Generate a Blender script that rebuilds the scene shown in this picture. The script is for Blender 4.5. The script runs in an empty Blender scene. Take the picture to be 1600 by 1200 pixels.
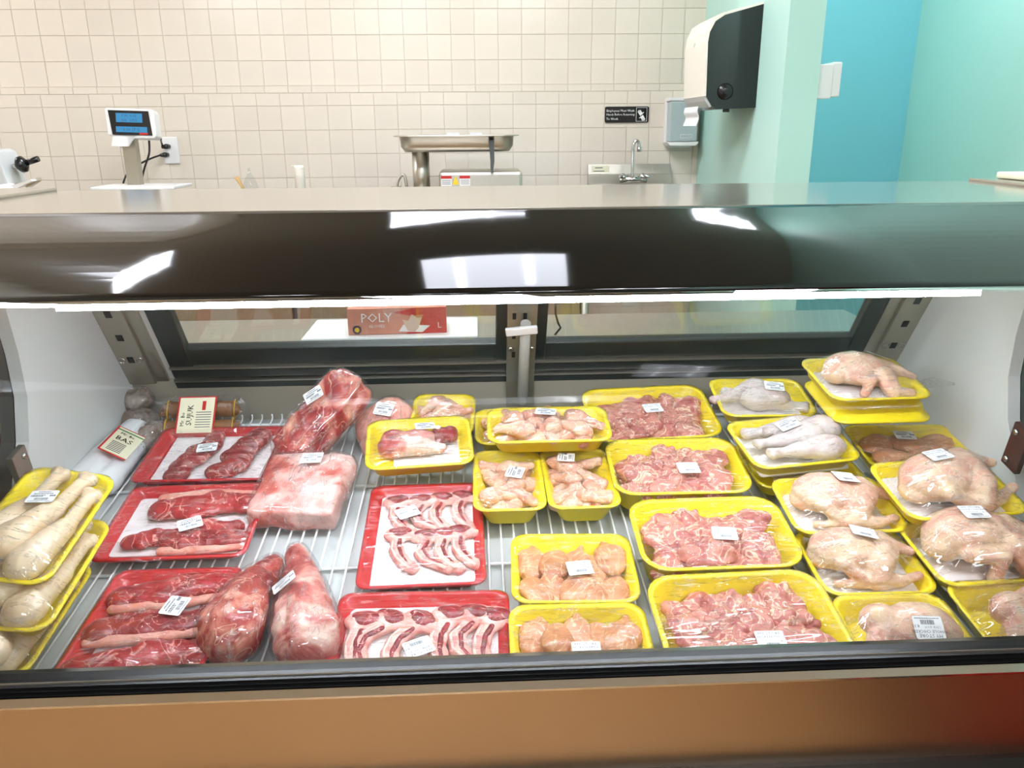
import bpy, bmesh, math, random
import numpy as np
from mathutils import Vector, Matrix, noise
from mathutils.bvhtree import BVHTree
random.seed(7)
sc = bpy.context.scene
COL = sc.collection
# ------------------------------------------------------------------ camera
F_PX = 1250.0                                   # focal length in pixels of a 1600 px wide frame
PITCH, YAW, ROLL = math.radians(17.7), math.radians(2.4), math.radians(0.46)
CAM = Vector((-0.093, 0.0, 1.45))
FW = Vector((math.sin(YAW)*math.cos(PITCH), math.cos(YAW)*math.cos(PITCH), -math.sin(PITCH)))
_r = Vector((math.cos(YAW), -math.sin(YAW), 0)); _u = _r.cross(FW)
RT = _r*math.cos(ROLL) - _u*math.sin(ROLL); UP = _u*math.cos(ROLL) + _r*math.sin(ROLL)
cd = bpy.data.cameras.new('camera'); cam = bpy.data.objects.new('camera', cd); COL.objects.link(cam)
cd.sensor_width = 36.0; cd.lens = 36.0*F_PX/1600.0; cd.clip_start = 0.02
M = Matrix((RT, UP, -FW)).transposed().to_4x4(); M.translation = CAM
cam.matrix_world = M; sc.camera = cam
# ------------------------------------------------------------------ world, lights, exposure
w = bpy.data.worlds.new('world'); sc.world = w; w.use_nodes = True
w.node_tree.nodes['Background'].inputs[0].default_value = (1, .97, .93, 1)
w.node_tree.nodes['Background'].inputs[1].default_value = 0.25
sc.view_settings.view_transform = 'Standard'; sc.view_settings.look = 'None'
sc.view_settings.gamma = 1.0; sc.view_settings.use_curve_mapping = False
sc.view_settings.exposure = 0.0
CEIL_E = 25.0        # ceiling troffers
LED_E = 78.0        # strip inside the case
try:
    sc.cycles.use_denoising = True; sc.cycles.sample_clamp_indirect = 6.0
    sc.cycles.transparent_max_bounces = 18; sc.cycles.max_bounces = 7; sc.cycles.diffuse_bounces = 4
    sc.cycles.caustics_reflective = False; sc.cycles.caustics_refractive = False
except Exception: pass
# ------------------------------------------------------------------ pixel <-> place helpers
def ray(x, y): return FW + RT*((x-800)/F_PX) - UP*((y-600)/F_PX)
def onplane(x, y, p, n):
    d = ray(x, y); return CAM + d*(((Vector(p)-CAM).dot(n))/d.dot(n))
def at(x, y, Y): return onplane(x, y, (0, Y, 0), Vector((0, 1, 0)))
def atx(x, y, X): return onplane(x, y, (X, 0, 0), Vector((1, 0, 0)))
def atz(x, y, Z): return onplane(x, y, (0, 0, Z), Vector((0, 0, 1)))
DY0, DZ0, DY1, DZ1 = 1.02, .675, 1.86, .775     # the sloping deck of the case
SL = math.atan2(DZ1-DZ0, DY1-DY0); DN = Vector((0, -math.sin(SL), math.cos(SL)))
def deck(x, y, lift=0.0): return onplane(x, y, Vector((0, DY0, DZ0)) + DN*lift, DN)
def deckz(Y): return DZ0 + (Y-DY0)*math.tan(SL)
# ------------------------------------------------------------------ materials
def newmat(name):
    m = bpy.data.materials.new(name); m.use_nodes = True
    nt = m.node_tree; nt.nodes.clear()
    out = nt.nodes.new('ShaderNodeOutputMaterial')
    return m, nt, out
def lk(nt, a, b): nt.links.new(a, b)
def tex_noise(nt, scale, detail=4, rough=.6, vec=None, dist=0.0):
    n = nt.nodes.new('ShaderNodeTexNoise'); n.inputs['Scale'].default_value = scale
    n.inputs['Detail'].default_value = detail; n.inputs['Roughness'].default_value = rough
    n.inputs['Distortion'].default_value = dist
    if vec: lk(nt, vec, n.inputs['Vector'])
    return n
def ramp(nt, fac, stops):
    r = nt.nodes.new('ShaderNodeValToRGB'); lk(nt, fac, r.inputs[0]); e = r.color_ramp.elements
    while len(e) < len(stops): e.new(.5)
    for k, (p, c) in enumerate(stops):
        e[k].position = p; e[k].color = (c[0], c[1], c[2], 1)
    return r
def coords(nt, stretch=(1, 1, 1), rnd=True):
    tc = nt.nodes.new('ShaderNodeTexCoord'); mp = nt.nodes.new('ShaderNodeMapping')
    lk(nt, tc.outputs['Object'], mp.inputs[0]); mp.inputs['Scale'].default_value = stretch
    if rnd:
        oi = nt.nodes.new('ShaderNodeObjectInfo'); ml = nt.nodes.new('ShaderNodeMath'); ml.operation = 'MULTIPLY'
        lk(nt, oi.outputs['Random'], ml.inputs[0]); ml.inputs[1].default_value = 37.0
        lk(nt, ml.outputs[0], mp.inputs['Location'])
    return mp.outputs[0]
def S(c):       # 8 bit sRGB -> linear
    return tuple((v/255/12.92 if v/255 <= .04045 else ((v/255+.055)/1.055)**2.4) for v in c)
def plain(name, rgb, rough=.5, metal=0.0, spec=.5, coat=0.0, var=0.0, bump=0.0, bscale=60, stretch=(1, 1, 1), emit=None, alpha=1.0, sub=0.0):
    m, nt, out = newmat(name); b = nt.nodes.new('ShaderNodeBsdfPrincipled'); lk(nt, b.outputs[0], out.inputs[0])
    c = S(rgb); b.inputs['Base Color'].default_value = (*c, 1); b.inputs['Roughness'].default_value = rough
    b.inputs['Metallic'].default_value = metal; b.inputs['Specular IOR Level'].default_value = spec
    b.inputs['Coat Weight'].default_value = coat; b.inputs['Coat Roughness'].default_value = .05
    vec = coords(nt, stretch)
    n = tex_noise(nt, bscale, 3, .6, vec)
    if var:
        r = ramp(nt, n.outputs['Fac'], [(.3, [v*(1-var) for v in c]), (.7, [min(1, v*(1+var)) for v in c])]); lk(nt, r.outputs[0], b.inputs['Base Color'])
    if bump:
        bp = nt.nodes.new('ShaderNodeBump'); bp.inputs['Strength'].default_value = bump; bp.inputs['Distance'].default_value = .002
        lk(nt, n.outputs['Fac'], bp.inputs['Height']); lk(nt, bp.outputs[0], b.inputs['Normal'])
    if emit:
        b.inputs['Emission Color'].default_value = (*S(emit[:3]), 1); b.inputs['Emission Strength'].default_value = emit[3]
    return m
def meat(name, stops, scale=25, streak=None, sscale=60, sw=(.47, .5, .53), stretch=(1, 1, 1), rough=.32, bump=.35, dist=.8, sub=.0):
    """raw flesh: low frequency colour patches plus thin pale fat streaks, wet surface"""
    m, nt, out = newmat(name); b = nt.nodes.new('ShaderNodeBsdfPrincipled'); lk(nt, b.outputs[0], out.inputs[0])
    vec = coords(nt, stretch)
    n = tex_noise(nt, scale, 5, .62, vec, dist)
    r = ramp(nt, n.outputs['Fac'], [(p, S(c)) for p, c in stops]); col = r.outputs[0]
    if streak:
        n2 = tex_noise(nt, sscale, 3, .5, vec, 1.2)
        r2 = ramp(nt, n2.outputs['Fac'], [(sw[0], (0, 0, 0)), (sw[1], (1, 1, 1)), (sw[2], (0, 0, 0))])
        mx = nt.nodes.new('ShaderNodeMix'); mx.data_type = 'RGBA'
        lk(nt, r2.outputs[0], mx.inputs[0]); lk(nt, col, mx.inputs[6]); mx.inputs[7].default_value = (*S(streak), 1); col = mx.outputs[2]
    lk(nt, col, b.inputs['Base Color']); b.inputs['Roughness'].default_value = rough
    if sub:
        b.inputs['Subsurface Weight'].default_value = sub; b.inputs['Subsurface Radius'].default_value = (.012, .005, .003); b.inputs['Subsurface Scale'].default_value = .5
    bp = nt.nodes.new('ShaderNodeBump'); bp.inputs['Strength'].default_value = bump; bp.inputs['Distance'].default_value = .003
    n3 = tex_noise(nt, scale*5, 4, .6, vec); lk(nt, n3.outputs['Fac'], bp.inputs['Height']); lk(nt, bp.outputs[0], b.inputs['Normal'])
    return m
def fresnel(nt, ior, normal=None, cap=1.0):
    # same reflectance from both sides of a thin sheet
    g = nt.nodes.new('ShaderNodeNewGeometry'); mr = nt.nodes.new('ShaderNodeMapRange'); lk(nt, g.outputs['Backfacing'], mr.inputs[0])
    mr.inputs[3].default_value = ior; mr.inputs[4].default_value = 1/ior
    fr = nt.nodes.new('ShaderNodeFresnel'); lk(nt, mr.outputs[0], fr.inputs[0])
    if normal: lk(nt, normal, fr.inputs[1])
    mn = nt.nodes.new('ShaderNodeMath'); mn.operation = 'MINIMUM'; lk(nt, fr.outputs[0], mn.inputs[0]); mn.inputs[1].default_value = cap
    return mn
def filmmat(name, wr=.35, sc1=70, haze=.05, stretch=(1, 3, 1), rough=.1, tint=(1, 1, 1), ior=1.35):
    """clear cling wrap: see-through sheet with a wrinkled glossy surface"""
    m, nt, out = newmat(name)
    tr = nt.nodes.new('ShaderNodeBsdfTransparent'); tr.inputs[0].default_value = (*tint, 1)
    gl = nt.nodes.new('ShaderNodeBsdfGlossy'); gl.inputs['Roughness'].default_value = rough
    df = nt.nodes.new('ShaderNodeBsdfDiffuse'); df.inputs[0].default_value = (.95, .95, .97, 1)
    vec = coords(nt, stretch)
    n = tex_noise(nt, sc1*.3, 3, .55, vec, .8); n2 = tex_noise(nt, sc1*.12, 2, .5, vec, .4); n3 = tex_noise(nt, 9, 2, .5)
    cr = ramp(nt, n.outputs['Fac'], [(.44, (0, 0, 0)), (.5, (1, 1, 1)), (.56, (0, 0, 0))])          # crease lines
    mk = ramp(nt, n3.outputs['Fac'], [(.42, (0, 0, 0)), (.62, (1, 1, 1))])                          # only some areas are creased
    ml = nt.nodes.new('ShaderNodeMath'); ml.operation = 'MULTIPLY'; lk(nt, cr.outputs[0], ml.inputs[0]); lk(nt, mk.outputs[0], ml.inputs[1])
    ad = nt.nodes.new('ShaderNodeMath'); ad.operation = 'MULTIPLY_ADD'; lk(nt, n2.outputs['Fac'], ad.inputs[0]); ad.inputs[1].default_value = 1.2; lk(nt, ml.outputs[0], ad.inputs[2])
    bp = nt.nodes.new('ShaderNodeBump'); bp.inputs['Strength'].default_value = wr; bp.inputs['Distance'].default_value = .006
    lk(nt, ad.outputs[0], bp.inputs['Height'])
    fr = fresnel(nt, ior, bp.outputs[0], .45); lk(nt, bp.outputs[0], gl.inputs['Normal'])
    m1 = nt.nodes.new('ShaderNodeMixShader'); r = ramp(nt, ml.outputs[0], [(.2, (.008, .008, .008)), (1, (haze, haze, haze))])  # white along creases: painted highlights on top of the paler doubled film
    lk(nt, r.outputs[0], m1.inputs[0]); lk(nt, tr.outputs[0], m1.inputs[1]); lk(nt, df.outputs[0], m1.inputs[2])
    m2 = nt.nodes.new('ShaderNodeMixShader'); lk(nt, fr.outputs[0], m2.inputs[0]); lk(nt, m1.outputs[0], m2.inputs[1]); lk(nt, gl.outputs[0], m2.inputs[2])
    lk(nt, m2.outputs[0], out.inputs[0]); return m
def glassmat(name, tint, ior=1.45, rough=0.0):
    m, nt, out = newmat(name)
    tr = nt.nodes.new('ShaderNodeBsdfTransparent'); tr.inputs[0].default_value = (*tint, 1)
    gl = nt.nodes.new('ShaderNodeBsdfGlossy'); gl.inputs['Roughness'].default_value = rough
    fr = fresnel(nt, ior)
    m2 = nt.nodes.new('ShaderNodeMixShader'); lk(nt, fr.outputs[0], m2.inputs[0]); lk(nt, tr.outputs[0], m2.inputs[1]); lk(nt, gl.outputs[0], m2.inputs[2])
    lk(nt, m2.outputs[0], out.inputs[0]); return m
def emis(name, rgb, strength):
    m, nt, out = newmat(name); e = nt.nodes.new('ShaderNodeEmission'); e.inputs[0].default_value = (*S(rgb), 1); e.inputs[1].default_value = strength
    lk(nt, e.outputs[0], out.inputs[0]); return m
MT = dict(
    grout=plain('grout', (212, 200, 182), .8), plaster=plain('plaster', (228, 222, 208), .8),
    mint=plain('mint_paint', (188, 228, 216), .45), teal=plain('teal_paint', (128, 200, 184), .5), blue=plain('blue_paint', (120, 194, 206), .45),
    ceil=plain('ceiling_board', (215, 208, 196), .9), floor=plain('brown_floor', (186, 146, 98), .35, var=.25, bscale=6),
    blackgloss=plain('black_gloss_canopy', (16, 15, 13), .06, spec=.34, coat=.0), topgrey=plain('gloss_steel_top', (186, 180, 168), .13, metal=.75), ledge=plain('satin_ledge', (178, 172, 156), .42, metal=.35), clampred=plain('brown_clamp', (74, 32, 30), .35),
    steel=plain('brushed_steel', (196, 192, 182), .36, metal=1, bump=.04, bscale=300, stretch=(1, 40, 40)),
    panel=plain('steel_front_panel', (190, 172, 150), .3, metal=1, bump=.05, bscale=250, stretch=(1, 30, 30)),
    chrome=plain('chrome', (215, 215, 215), .12, metal=1), darkgap=plain('black_rubber', (18, 19, 20), .38, spec=.6),
    whitewall=plain('white_liner', (224, 227, 224), .45), deckw=plain('grey_deck', (196, 201, 200), .45), wire=plain('white_wire', (238, 240, 240), .35),
    frame=plain('dark_green_black_frame', (34, 42, 40), .3, spec=.6), frame2=plain('dark_frame_rail', (52, 60, 58), .25, spec=.7),
    alu=plain('aluminium', (178, 174, 160), .35, metal=.85), slot=plain('black_slot', (14, 14, 14), .6),
    yellow=plain('yellow_foam', (250, 226, 30), .42, coat=.25, var=.03), red=plain('red_foam', (196, 22, 34), .36, coat=.3, var=.05), pad=plain('white_pad', (242, 236, 236), .7, bump=.15, bscale=250),
    paper=plain('white_label', (240, 243, 245), .45), ink=plain('grey_ink', (84, 88, 96), .7),
    cabinet=plain('taupe_laminate', (146, 126, 102), .5), white=plain('white_plastic', (236, 236, 234), .35), offwhite=plain('offwhite_plastic', (240, 234, 220), .35), black=plain('black_plastic', (18, 18, 18), .25), grey=plain('grey_plastic', (196, 198, 196), .4),
    smoke=plain('smoked_black_plastic', (12, 16, 15), .08, spec=.6), lcd=emis('lcd_blue', (88, 170, 225), .8), lcdink=plain('lcd_ink', (40, 70, 105), .5),
    redprint=plain('red_print', (196, 40, 36), .5), salmon=plain('salmon_card', (206, 138, 114), .55), cream=plain('cream_paper', (240, 236, 205), .55), yelprint=plain('yellow_print', (240, 200, 40), .5), greenprint=plain('green_print', (90, 140, 90), .5),
    whiteprint=plain('white_print', (240, 240, 238), .5), bluegrey=plain('translucent_grey', (176, 190, 190), .25), wood=plain('tan_wood', (196, 160, 100), .6),
    clear=glassmat('clear_plastic', (.93, .95, .95), 1.3), glass=glassmat('front_glass', (.985, .995, .988), 1.16), doorglass=glassmat('door_glass', (.93, .95, .94), 1.9), endglass=glassmat('end_glass', (.55, .63, .60), 1.5),
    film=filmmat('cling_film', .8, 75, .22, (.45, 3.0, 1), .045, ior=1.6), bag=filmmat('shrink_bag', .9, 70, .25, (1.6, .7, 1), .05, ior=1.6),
    led=emis('led_strip', (235, 242, 255), LED_E), leddot=emis('led_dot', (240, 246, 255), LED_E*4), troffer=emis('troffer_panel', (240, 244, 255), CEIL_E), tubelight=emis('tube_light', (245, 248, 255), CEIL_E*5),
    beef=meat('beef', [(.25, (120, 20, 28)), (.5, (168, 40, 46)), (.75, (196, 74, 72))], 22, (232, 170, 158), 26, (.475, .5, .52), rough=.28),
    beefdark=meat('beef_dark', [(.3, (108, 22, 28)), (.55, (150, 44, 46)), (.8, (186, 84, 78))], 26, (222, 160, 148), 30, (.48, .5, .515), rough=.28),
    fatpink=meat('pink_fat', [(.3, (214, 128, 112)), (.55, (232, 170, 152)), (.8, (240, 204, 188))], 24, None, rough=.35),
    lambfat=meat('lamb_fat', [(.3, (208, 100, 98)), (.48, (232, 164, 152)), (.7, (242, 212, 200))], 40, None, rough=.32),
    lambeye=meat('lamb_eye', [(.3, (104, 18, 28)), (.55, (146, 38, 46)), (.8, (180, 72, 74))], 40, (226, 160, 152), 40, (.485, .5, .51), rough=.28),
    bigcut=meat('bagged_lamb', [(.3, (160, 62, 60)), (.4, (206, 112, 100)), (.47, (224, 168, 158)), (.62, (234, 204, 196)), (.75, (214, 140, 130))], 9, None, rough=.3, dist=.6),
    bigred=meat('bagged_beef', [(.3, (122, 30, 34)), (.48, (172, 62, 60)), (.58, (214, 140, 122)), (.72, (232, 200, 172))], 13, (226, 180, 160), 16, (.485, .5, .515), rough=.3, dist=.8),
    thigh=meat('chicken_thigh', [(.25, (146, 66, 68)), (.45, (190, 112, 104)), (.62, (208, 142, 126)), (.8, (226, 180, 154))], 30, (238, 208, 178), 30, (.475, .5, .525), rough=.27, dist=1.4, bump=.5),
    breast=meat('chicken_breast', [(.25, (172, 100, 66)), (.5, (202, 138, 96)), (.75, (220, 164, 124))], 18, (234, 194, 158), 26, (.48, .5, .52), rough=.3, stretch=(1, 2, 1)),
    skin=meat('chicken_skin', [(.22, (196, 124, 110)), (.4, (222, 166, 144)), (.55, (232, 198, 168)), (.75, (234, 206, 160))], 14, (240, 224, 204), 40, (.48, .5, .52), rough=.3, dist=1.0),
    skinyellow=meat('chicken_skin_yellow', [(.25, (222, 190, 150)), (.5, (232, 210, 176)), (.72, (238, 218, 188)), (.85, (228, 176, 160))], 12, None, rough=.3),
    skinpale=meat('drumstick_skin', [(.25, (204, 170, 164)), (.5, (218, 204, 200)), (.75, (226, 218, 212))], 18, (228, 226, 220), 60, (.47, .5, .53), rough=.3),
    wing=meat('wing_skin', [(.22, (190, 104, 92)), (.42, (218, 154, 132)), (.6, (230, 188, 160)), (.78, (236, 202, 140))], 20, (240, 222, 204), 40, (.47, .5, .53), rough=.28),
    sausage=meat('sujuk_casing', [(.3, (112, 72, 40)), (.6, (142, 96, 56)), (.8, (164, 122, 80))], 20, None, rough=.4),
    dried=meat('dried_meat', [(.3, (92, 74, 64)), (.5, (140, 122, 110)), (.75, (196, 186, 178))], 22, None, rough=.35),
    thigh2=meat('pink_fillet', [(.25, (206, 124, 100)), (.5, (220, 146, 122)), (.75, (228, 164, 140))], 12, (236, 190, 170), 16, (.485, .5, .515), rough=.22, bump=.1),
    bigcut2=meat('bagged_lamb_shank', [(.28, (132, 44, 50)), (.44, (186, 88, 84)), (.54, (220, 156, 144)), (.66, (238, 212, 198)), (.8, (206, 128, 120))], 13, None, rough=.3, dist=.8), yelstring=plain('yellow_string', (206, 160, 40), .6),
    bone=plain('bone', (236, 208, 196), .4, var=.08, bscale=40))
# glazed tile: each tile a touch different
def tilemat(name, rgb):
    m, nt, out = newmat(name); b = nt.nodes.new('ShaderNodeBsdfPrincipled'); lk(nt, b.outputs[0], out.inputs[0])
    oi = nt.nodes.new('ShaderNodeObjectInfo'); c = S(rgb)
    r = ramp(nt, oi.outputs['Random'], [(0, [v*.97 for v in c]), (1, [min(1, v*1.02) for v in c])]); lk(nt, r.outputs[0], b.inputs['Base Color'])
    b.inputs['Roughness'].default_value = .16; return m
MT['tile'] = tilemat('glazed_tile', (226, 216, 200))
# ------------------------------------------------------------------ object helpers
def prop(o, label=None, cat=None, group=None, kind=None):
    if label: o['label'] = label
    if cat: o['category'] = cat
    if group: o['group'] = group
    if kind: o['kind'] = kind
    return o
def link(name, me, mat=None, parent=None, loc=None, rot=None, mw=None, smooth=False):
    o = bpy.data.objects.new(name, me); COL.objects.link(o)
    if mat and me and not me.materials: me.materials.append(MT[mat] if isinstance(mat, str) else mat)
    if parent: o.parent = parent
    if mw is not None: o.matrix_local = mw
    if loc is not None: o.location = loc
    if rot is not None: o.rotation_euler = rot
    if smooth:
        for p in me.polygons: p.use_smooth = True
    return o
def empty(name, loc=(0, 0, 0), mw=None):
    o = bpy.data.objects.new(name, None); COL.objects.link(o); o.empty_display_size = .05
    if mw is not None: o.matrix_world = mw
    else: o.location = loc
    return o
class MB:
    """collects simple solids into one mesh"""
    def __init__(s): s.v = []; s.f = []; s.sm = []
    def add(s, vs, fs, smooth=False):
        b = len(s.v); s.v += [tuple(v) for v in vs]; s.f += [tuple(i+b for i in f) for f in fs]; s.sm += [smooth]*len(fs); return s
    def box(s, x0, x1, y0, y1, z0, z1, mx=None):
        vs = [Vector((x, y, z)) for z in (z0, z1) for y in (y0, y1) for x in (x0, x1)]
        if mx: vs = [mx @ v for v in vs]
        return s.add(vs, [(0, 2, 3, 1), (4, 5, 7, 6), (0, 1, 5, 4), (2, 6, 7, 3), (0, 4, 6, 2), (1, 3, 7, 5)])
    def prism(s, prof, a0, a1, axis='x', mx=None, smooth=False):
        """prof: closed 2-D outline; extruded along axis. x: (y,z) y: (x,z) z: (x,y)"""
        n = len(prof)
        def P(p, a): return Vector((a, p[0], p[1])) if axis == 'x' else Vector((p[0], a, p[1])) if axis == 'y' else Vector((p[0], p[1], a))
        vs = [P(p, a0) for p in prof] + [P(p, a1) for p in prof]
        if mx: vs = [mx @ v for v in vs]
        s.add(vs, [(i, (i+1) % n, n+(i+1) % n, n+i) for i in range(n)], smooth); s.add(vs, [tuple(range(n-1, -1, -1)), tuple(range(n, 2*n))]); return s
    def tube(s, pts, r, n=8, caps=True):
        pts = [Vector(p) for p in pts]; rs = r if isinstance(r, (list, tuple)) else [r]*len(pts); vs = []; 
        up = Vector((0, 0, 1)); d0 = (pts[1]-pts[0]).normalized()
        if abs(d0.z) > .9: up = Vector((1, 0, 0))
        a = d0.cross(up).normalized()
        for i, p in enumerate(pts):
            d = (pts[min(i+1, len(pts)-1)] - pts[max(i-1, 0)]).normalized(); a = (a - d*a.dot(d)).normalized(); b = d.cross(a)
            vs += [p + (a*math.cos(t) + b*math.sin(t))*rs[i] for t in (2*math.pi*k/n for k in range(n))]
        fs = [(i*n+k, i*n+(k+1) % n, (i+1)*n+(k+1) % n, (i+1)*n+k) for i in range(len(pts)-1) for k in range(n)]
        s.add(vs, fs, True)
        if caps: s.add(vs, [tuple(range(n-1, -1, -1)), tuple(range((len(pts)-1)*n, len(pts)*n))])
        return s
    def lathe(s, prof, n=20, mx=None):
        """prof: (radius, z) from bottom to top"""
        vs = [Vector((r*math.cos(2*math.pi*k/n), r*math.sin(2*math.pi*k/n), z)) for r, z in prof for k in range(n)]
        if mx: vs = [mx @ v for v in vs]
        m = len(prof)
        s.add(vs, [(i*n+k, i*n+(k+1) % n, (i+1)*n+(k+1) % n, (i+1)*n+k) for i in range(m-1) for k in range(n)], True)
        s.add(vs, [tuple(range(n-1, -1, -1)), tuple(range((m-1)*n, m*n))]); return s
    def mesh(s, name='mesh', bevel=0.0):
        me = bpy.data.meshes.new(name); me.from_pydata(s.v, [], s.f); me.update()
        me.polygons.foreach_set('use_smooth', s.sm)
        bm = bmesh.new(); bm.from_mesh(me); bmesh.ops.remove_doubles(bm, verts=bm.verts, dist=1e-6)
        if bevel: bmesh.ops.bevel(bm, geom=[e for e in bm.edges if len(e.link_faces) == 2 and e.calc_face_angle(0) > .6], offset=bevel, segments=2, affect='EDGES', profile=.6)
        bmesh.ops.recalc_face_normals(bm, faces=bm.faces); bm.to_mesh(me); bm.free(); return me
    def build(s, name, mat, parent=None, bevel=0.0, **k): return link(name, s.mesh(name, bevel), mat, parent, **k)
def box(name, mat, x0, x1, y0, y1, z0, z1, parent=None, bevel=0.0, **k):
    return MB().box(x0, x1, y0, y1, z0, z1).build(name, mat, parent, bevel, **k)
def rrect(L, W, r, n=5):
    pts = []
    for cx, cy, a0 in ((L/2-r, W/2-r, 0), (-L/2+r, W/2-r, 90), (-L/2+r, -W/2+r, 180), (L/2-r, -W/2+r, 270)):
        pts += [(cx+r*math.cos(math.radians(a0+90*k/n)), cy+r*math.sin(math.radians(a0+90*k/n))) for k in range(n+1)]
    return pts
TMP = bpy.data.scenes.new('workbench'); TCOL = TMP.collection      # shapes are evaluated here, removed at the end
def evalmesh(o):
    vl = TMP.view_layers[0]; vl.update(); dg = vl.depsgraph
    return bpy.data.meshes.new_from_object(o.evaluated_get(dg))
def text_mesh(lines):
    """lines: (string, size, x, y, align) laid flat in XY, one mesh"""
    mb = MB()
    for s, size, x, y, al in lines:
        c = bpy.data.curves.new('t', 'FONT'); c.body = s; c.size = size; c.align_x = al; c.resolution_u = 1
        o = bpy.data.objects.new('t', c); TCOL.objects.link(o); me = evalmesh(o)
        mb.add([(v.co.x+x, v.co.y+y, 0) for v in me.vertices], [tuple(p.vertices) for p in me.polygons])
        bpy.data.objects.remove(o); bpy.data.curves.remove(c); bpy.data.meshes.remove(me)
    me = bpy.data.meshes.new('print'); me.from_pydata(mb.v, [], mb.f); me.update(); return me
def blob(elems, voxel=.004, smooth=6, amp=.0, freq=30, flat=None, seed=0):
    """one continuous fleshy surface from ellipsoids ('e',c,radii,rotz) and tapered limbs ('c',p0,r0,p1,r1)"""
    bm = bmesh.new()
    for e in elems:
        if e[0] == 'b':
            bmesh.ops.create_cube(bm, size=2, matrix=Matrix.Translation(e[1]) @ Matrix.Rotation(e[3] if len(e) > 3 else 0, 4, 'Z') @ Matrix.Diagonal((*e[2], 1)))
        elif e[0] == 'e':
            mx = Matrix.Translation(e[1]) @ Matrix.Rotation(e[3] if len(e) > 3 else 0, 4, 'Z') @ Matrix.Diagonal((*e[2], 1))
            bmesh.ops.create_icosphere(bm, subdivisions=3, radius=1, matrix=mx)
        else:
            t = bmesh.new(); _, p0, r0, p1, r1 = e
            bmesh.ops.create_icosphere(t, subdivisions=2, radius=r0, matrix=Matrix.Translation(p0)); bmesh.ops.create_icosphere(t, subdivisions=2, radius=r1, matrix=Matrix.Translation(p1))
            h = bmesh.ops.convex_hull(t, input=t.verts); bmesh.ops.delete(t, geom=[g for g in set(h['geom_interior']+h['geom_unused']) if isinstance(g, bmesh.types.BMVert)], context='VERTS')
            tm = bpy.data.meshes.new('t'); t.to_mesh(tm); t.free(); bm.from_mesh(tm); bpy.data.meshes.remove(tm)
    me = bpy.data.meshes.new('b'); bm.to_mesh(me); bm.free()
    o = bpy.data.objects.new('b', me); TCOL.objects.link(o)
    m = o.modifiers.new('r', 'REMESH'); m.mode = 'VOXEL'; m.voxel_size = voxel
    if smooth: m2 = o.modifiers.new('s', 'SMOOTH'); m2.iterations = smooth; m2.factor = .5
    res = evalmesh(o); bpy.data.objects.remove(o); bpy.data.meshes.remove(me)
    if amp:
        nrm = [v.normal.copy() for v in res.vertices]
        for v, vn in zip(res.vertices, nrm):
            p = Vector(v.co)*freq + Vector((seed*3.1, seed*1.7, seed*.9)); d = noise.fractal(p, 1.0, 2.0, 3)
            v.co = v.co + vn*(amp*d)
    if flat is not None:
        for v in res.vertices:
            if v.co.z < flat: v.co.z = flat + (v.co.z-flat)*.15
    for p in res.polygons: p.use_smooth = True
    res.update(); return res
# ================================================================== the room
YW = 4.0; XP = .985; XR = 2.0; CZ = 2.9; XL = -4.2; YB = -4.5
def struct(o, label=None): o['kind'] = 'structure'; 
def st(name, mat, *a):
    o = box(name, mat, *a); o['kind'] = 'structure'; return o
st('floor', 'floor', XL, XR+.1, YB, YW+.1, -.05, 0)
st('ceiling', 'ceil', XL, XR+.1, YB, YW+.1, CZ, CZ+.05)
wall = st('wall_back', 'grout', XL, XP+.06, YW, YW+.1, 0, CZ)
st('wall_blue', 'blue', XP+.06, XR+.1, YW, YW+.1, 0, CZ)
st('wall_right', 'mint', XR, XR+.1, YB, YW, 0, CZ)
st('wall_left', 'plaster', XL-.1, XL, YB, YW, 0, CZ)
st('wall_front', 'plaster', XL, XR, YB-.1, YB, 0, CZ)
st('wall_partition', 'mint', XP, XP+.125, 2.93, YW, 0, CZ)
# glazed tiles, one object each over the part of the wall the photo shows
ZT = at(400, 146, YW).z                 # top of the wainscot
TS = .1085; G = .0018
def tile_mesh(w, h, t=.006, b=.001):
    mb = MB(); o = [(-w/2, -h/2), (w/2, -h/2), (w/2, h/2), (-w/2, h/2)]; i = [(-w/2+b, -h/2+b), (w/2-b, -h/2+b), (w/2-b, h/2-b), (-w/2+b, h/2-b)]
    vs = [(x, 0, z) for x, z in o] + [(x, -t+b, z) for x, z in o] + [(x, -t, z) for x, z in i]
    mb.add(vs, [(0, 1, 5, 4), (1, 2, 6, 5), (2, 3, 7, 6), (3, 0, 4, 7), (4, 5, 9, 8), (5, 6, 10, 9), (6, 7, 11, 10), (7, 4, 8, 11), (8, 9, 10, 11)]); return mb.mesh('tile')
rest = MB()
def tile_rows(rows, x0, yoff, th, name):
    cache = {}
    for z0, z1, inview in rows:
        h = z1-z0-G
        if h not in cache: cache[h] = tile_mesh(TS-G, h, th); cache[h].materials.append(MT['tile'])
        k = 0; x = x0
        while x > XL+TS: x -= TS
        while x < XP-.002:
            xe = min(x+TS, XP); wd = xe-x-G
            if inview and x+TS > -2.32 and wd > .09: link(name, cache[h], None, wall, loc=((x+xe)/2, yoff, (z0+z1)/2))
            elif wd > .01:
                c = (x+xe)/2; zc = (z0+z1)/2; rest.box(c-wd/2, c+wd/2, yoff-th, yoff, zc-h/2, zc+h/2)
            x += TS
up = [(ZT, ZT+.032, 2)]; z = ZT+.032
for k in range(12):
    if z+TS < CZ: up.append((z, z+TS, k < 4))
    z += TS
tile_rows(up[1:], -1.93, YW, .0028, 'tile')
tile_rows(up[:1], -1.93, YW-.009, .003, 'trim_tile')
o = box('wainscot_bed', 'grout', XL, XP, YW-.009, YW, 0, ZT+.03, wall)
zz = at(400, 166, YW).z; lo = [(zz, ZT, True)]; z = zz
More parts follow.
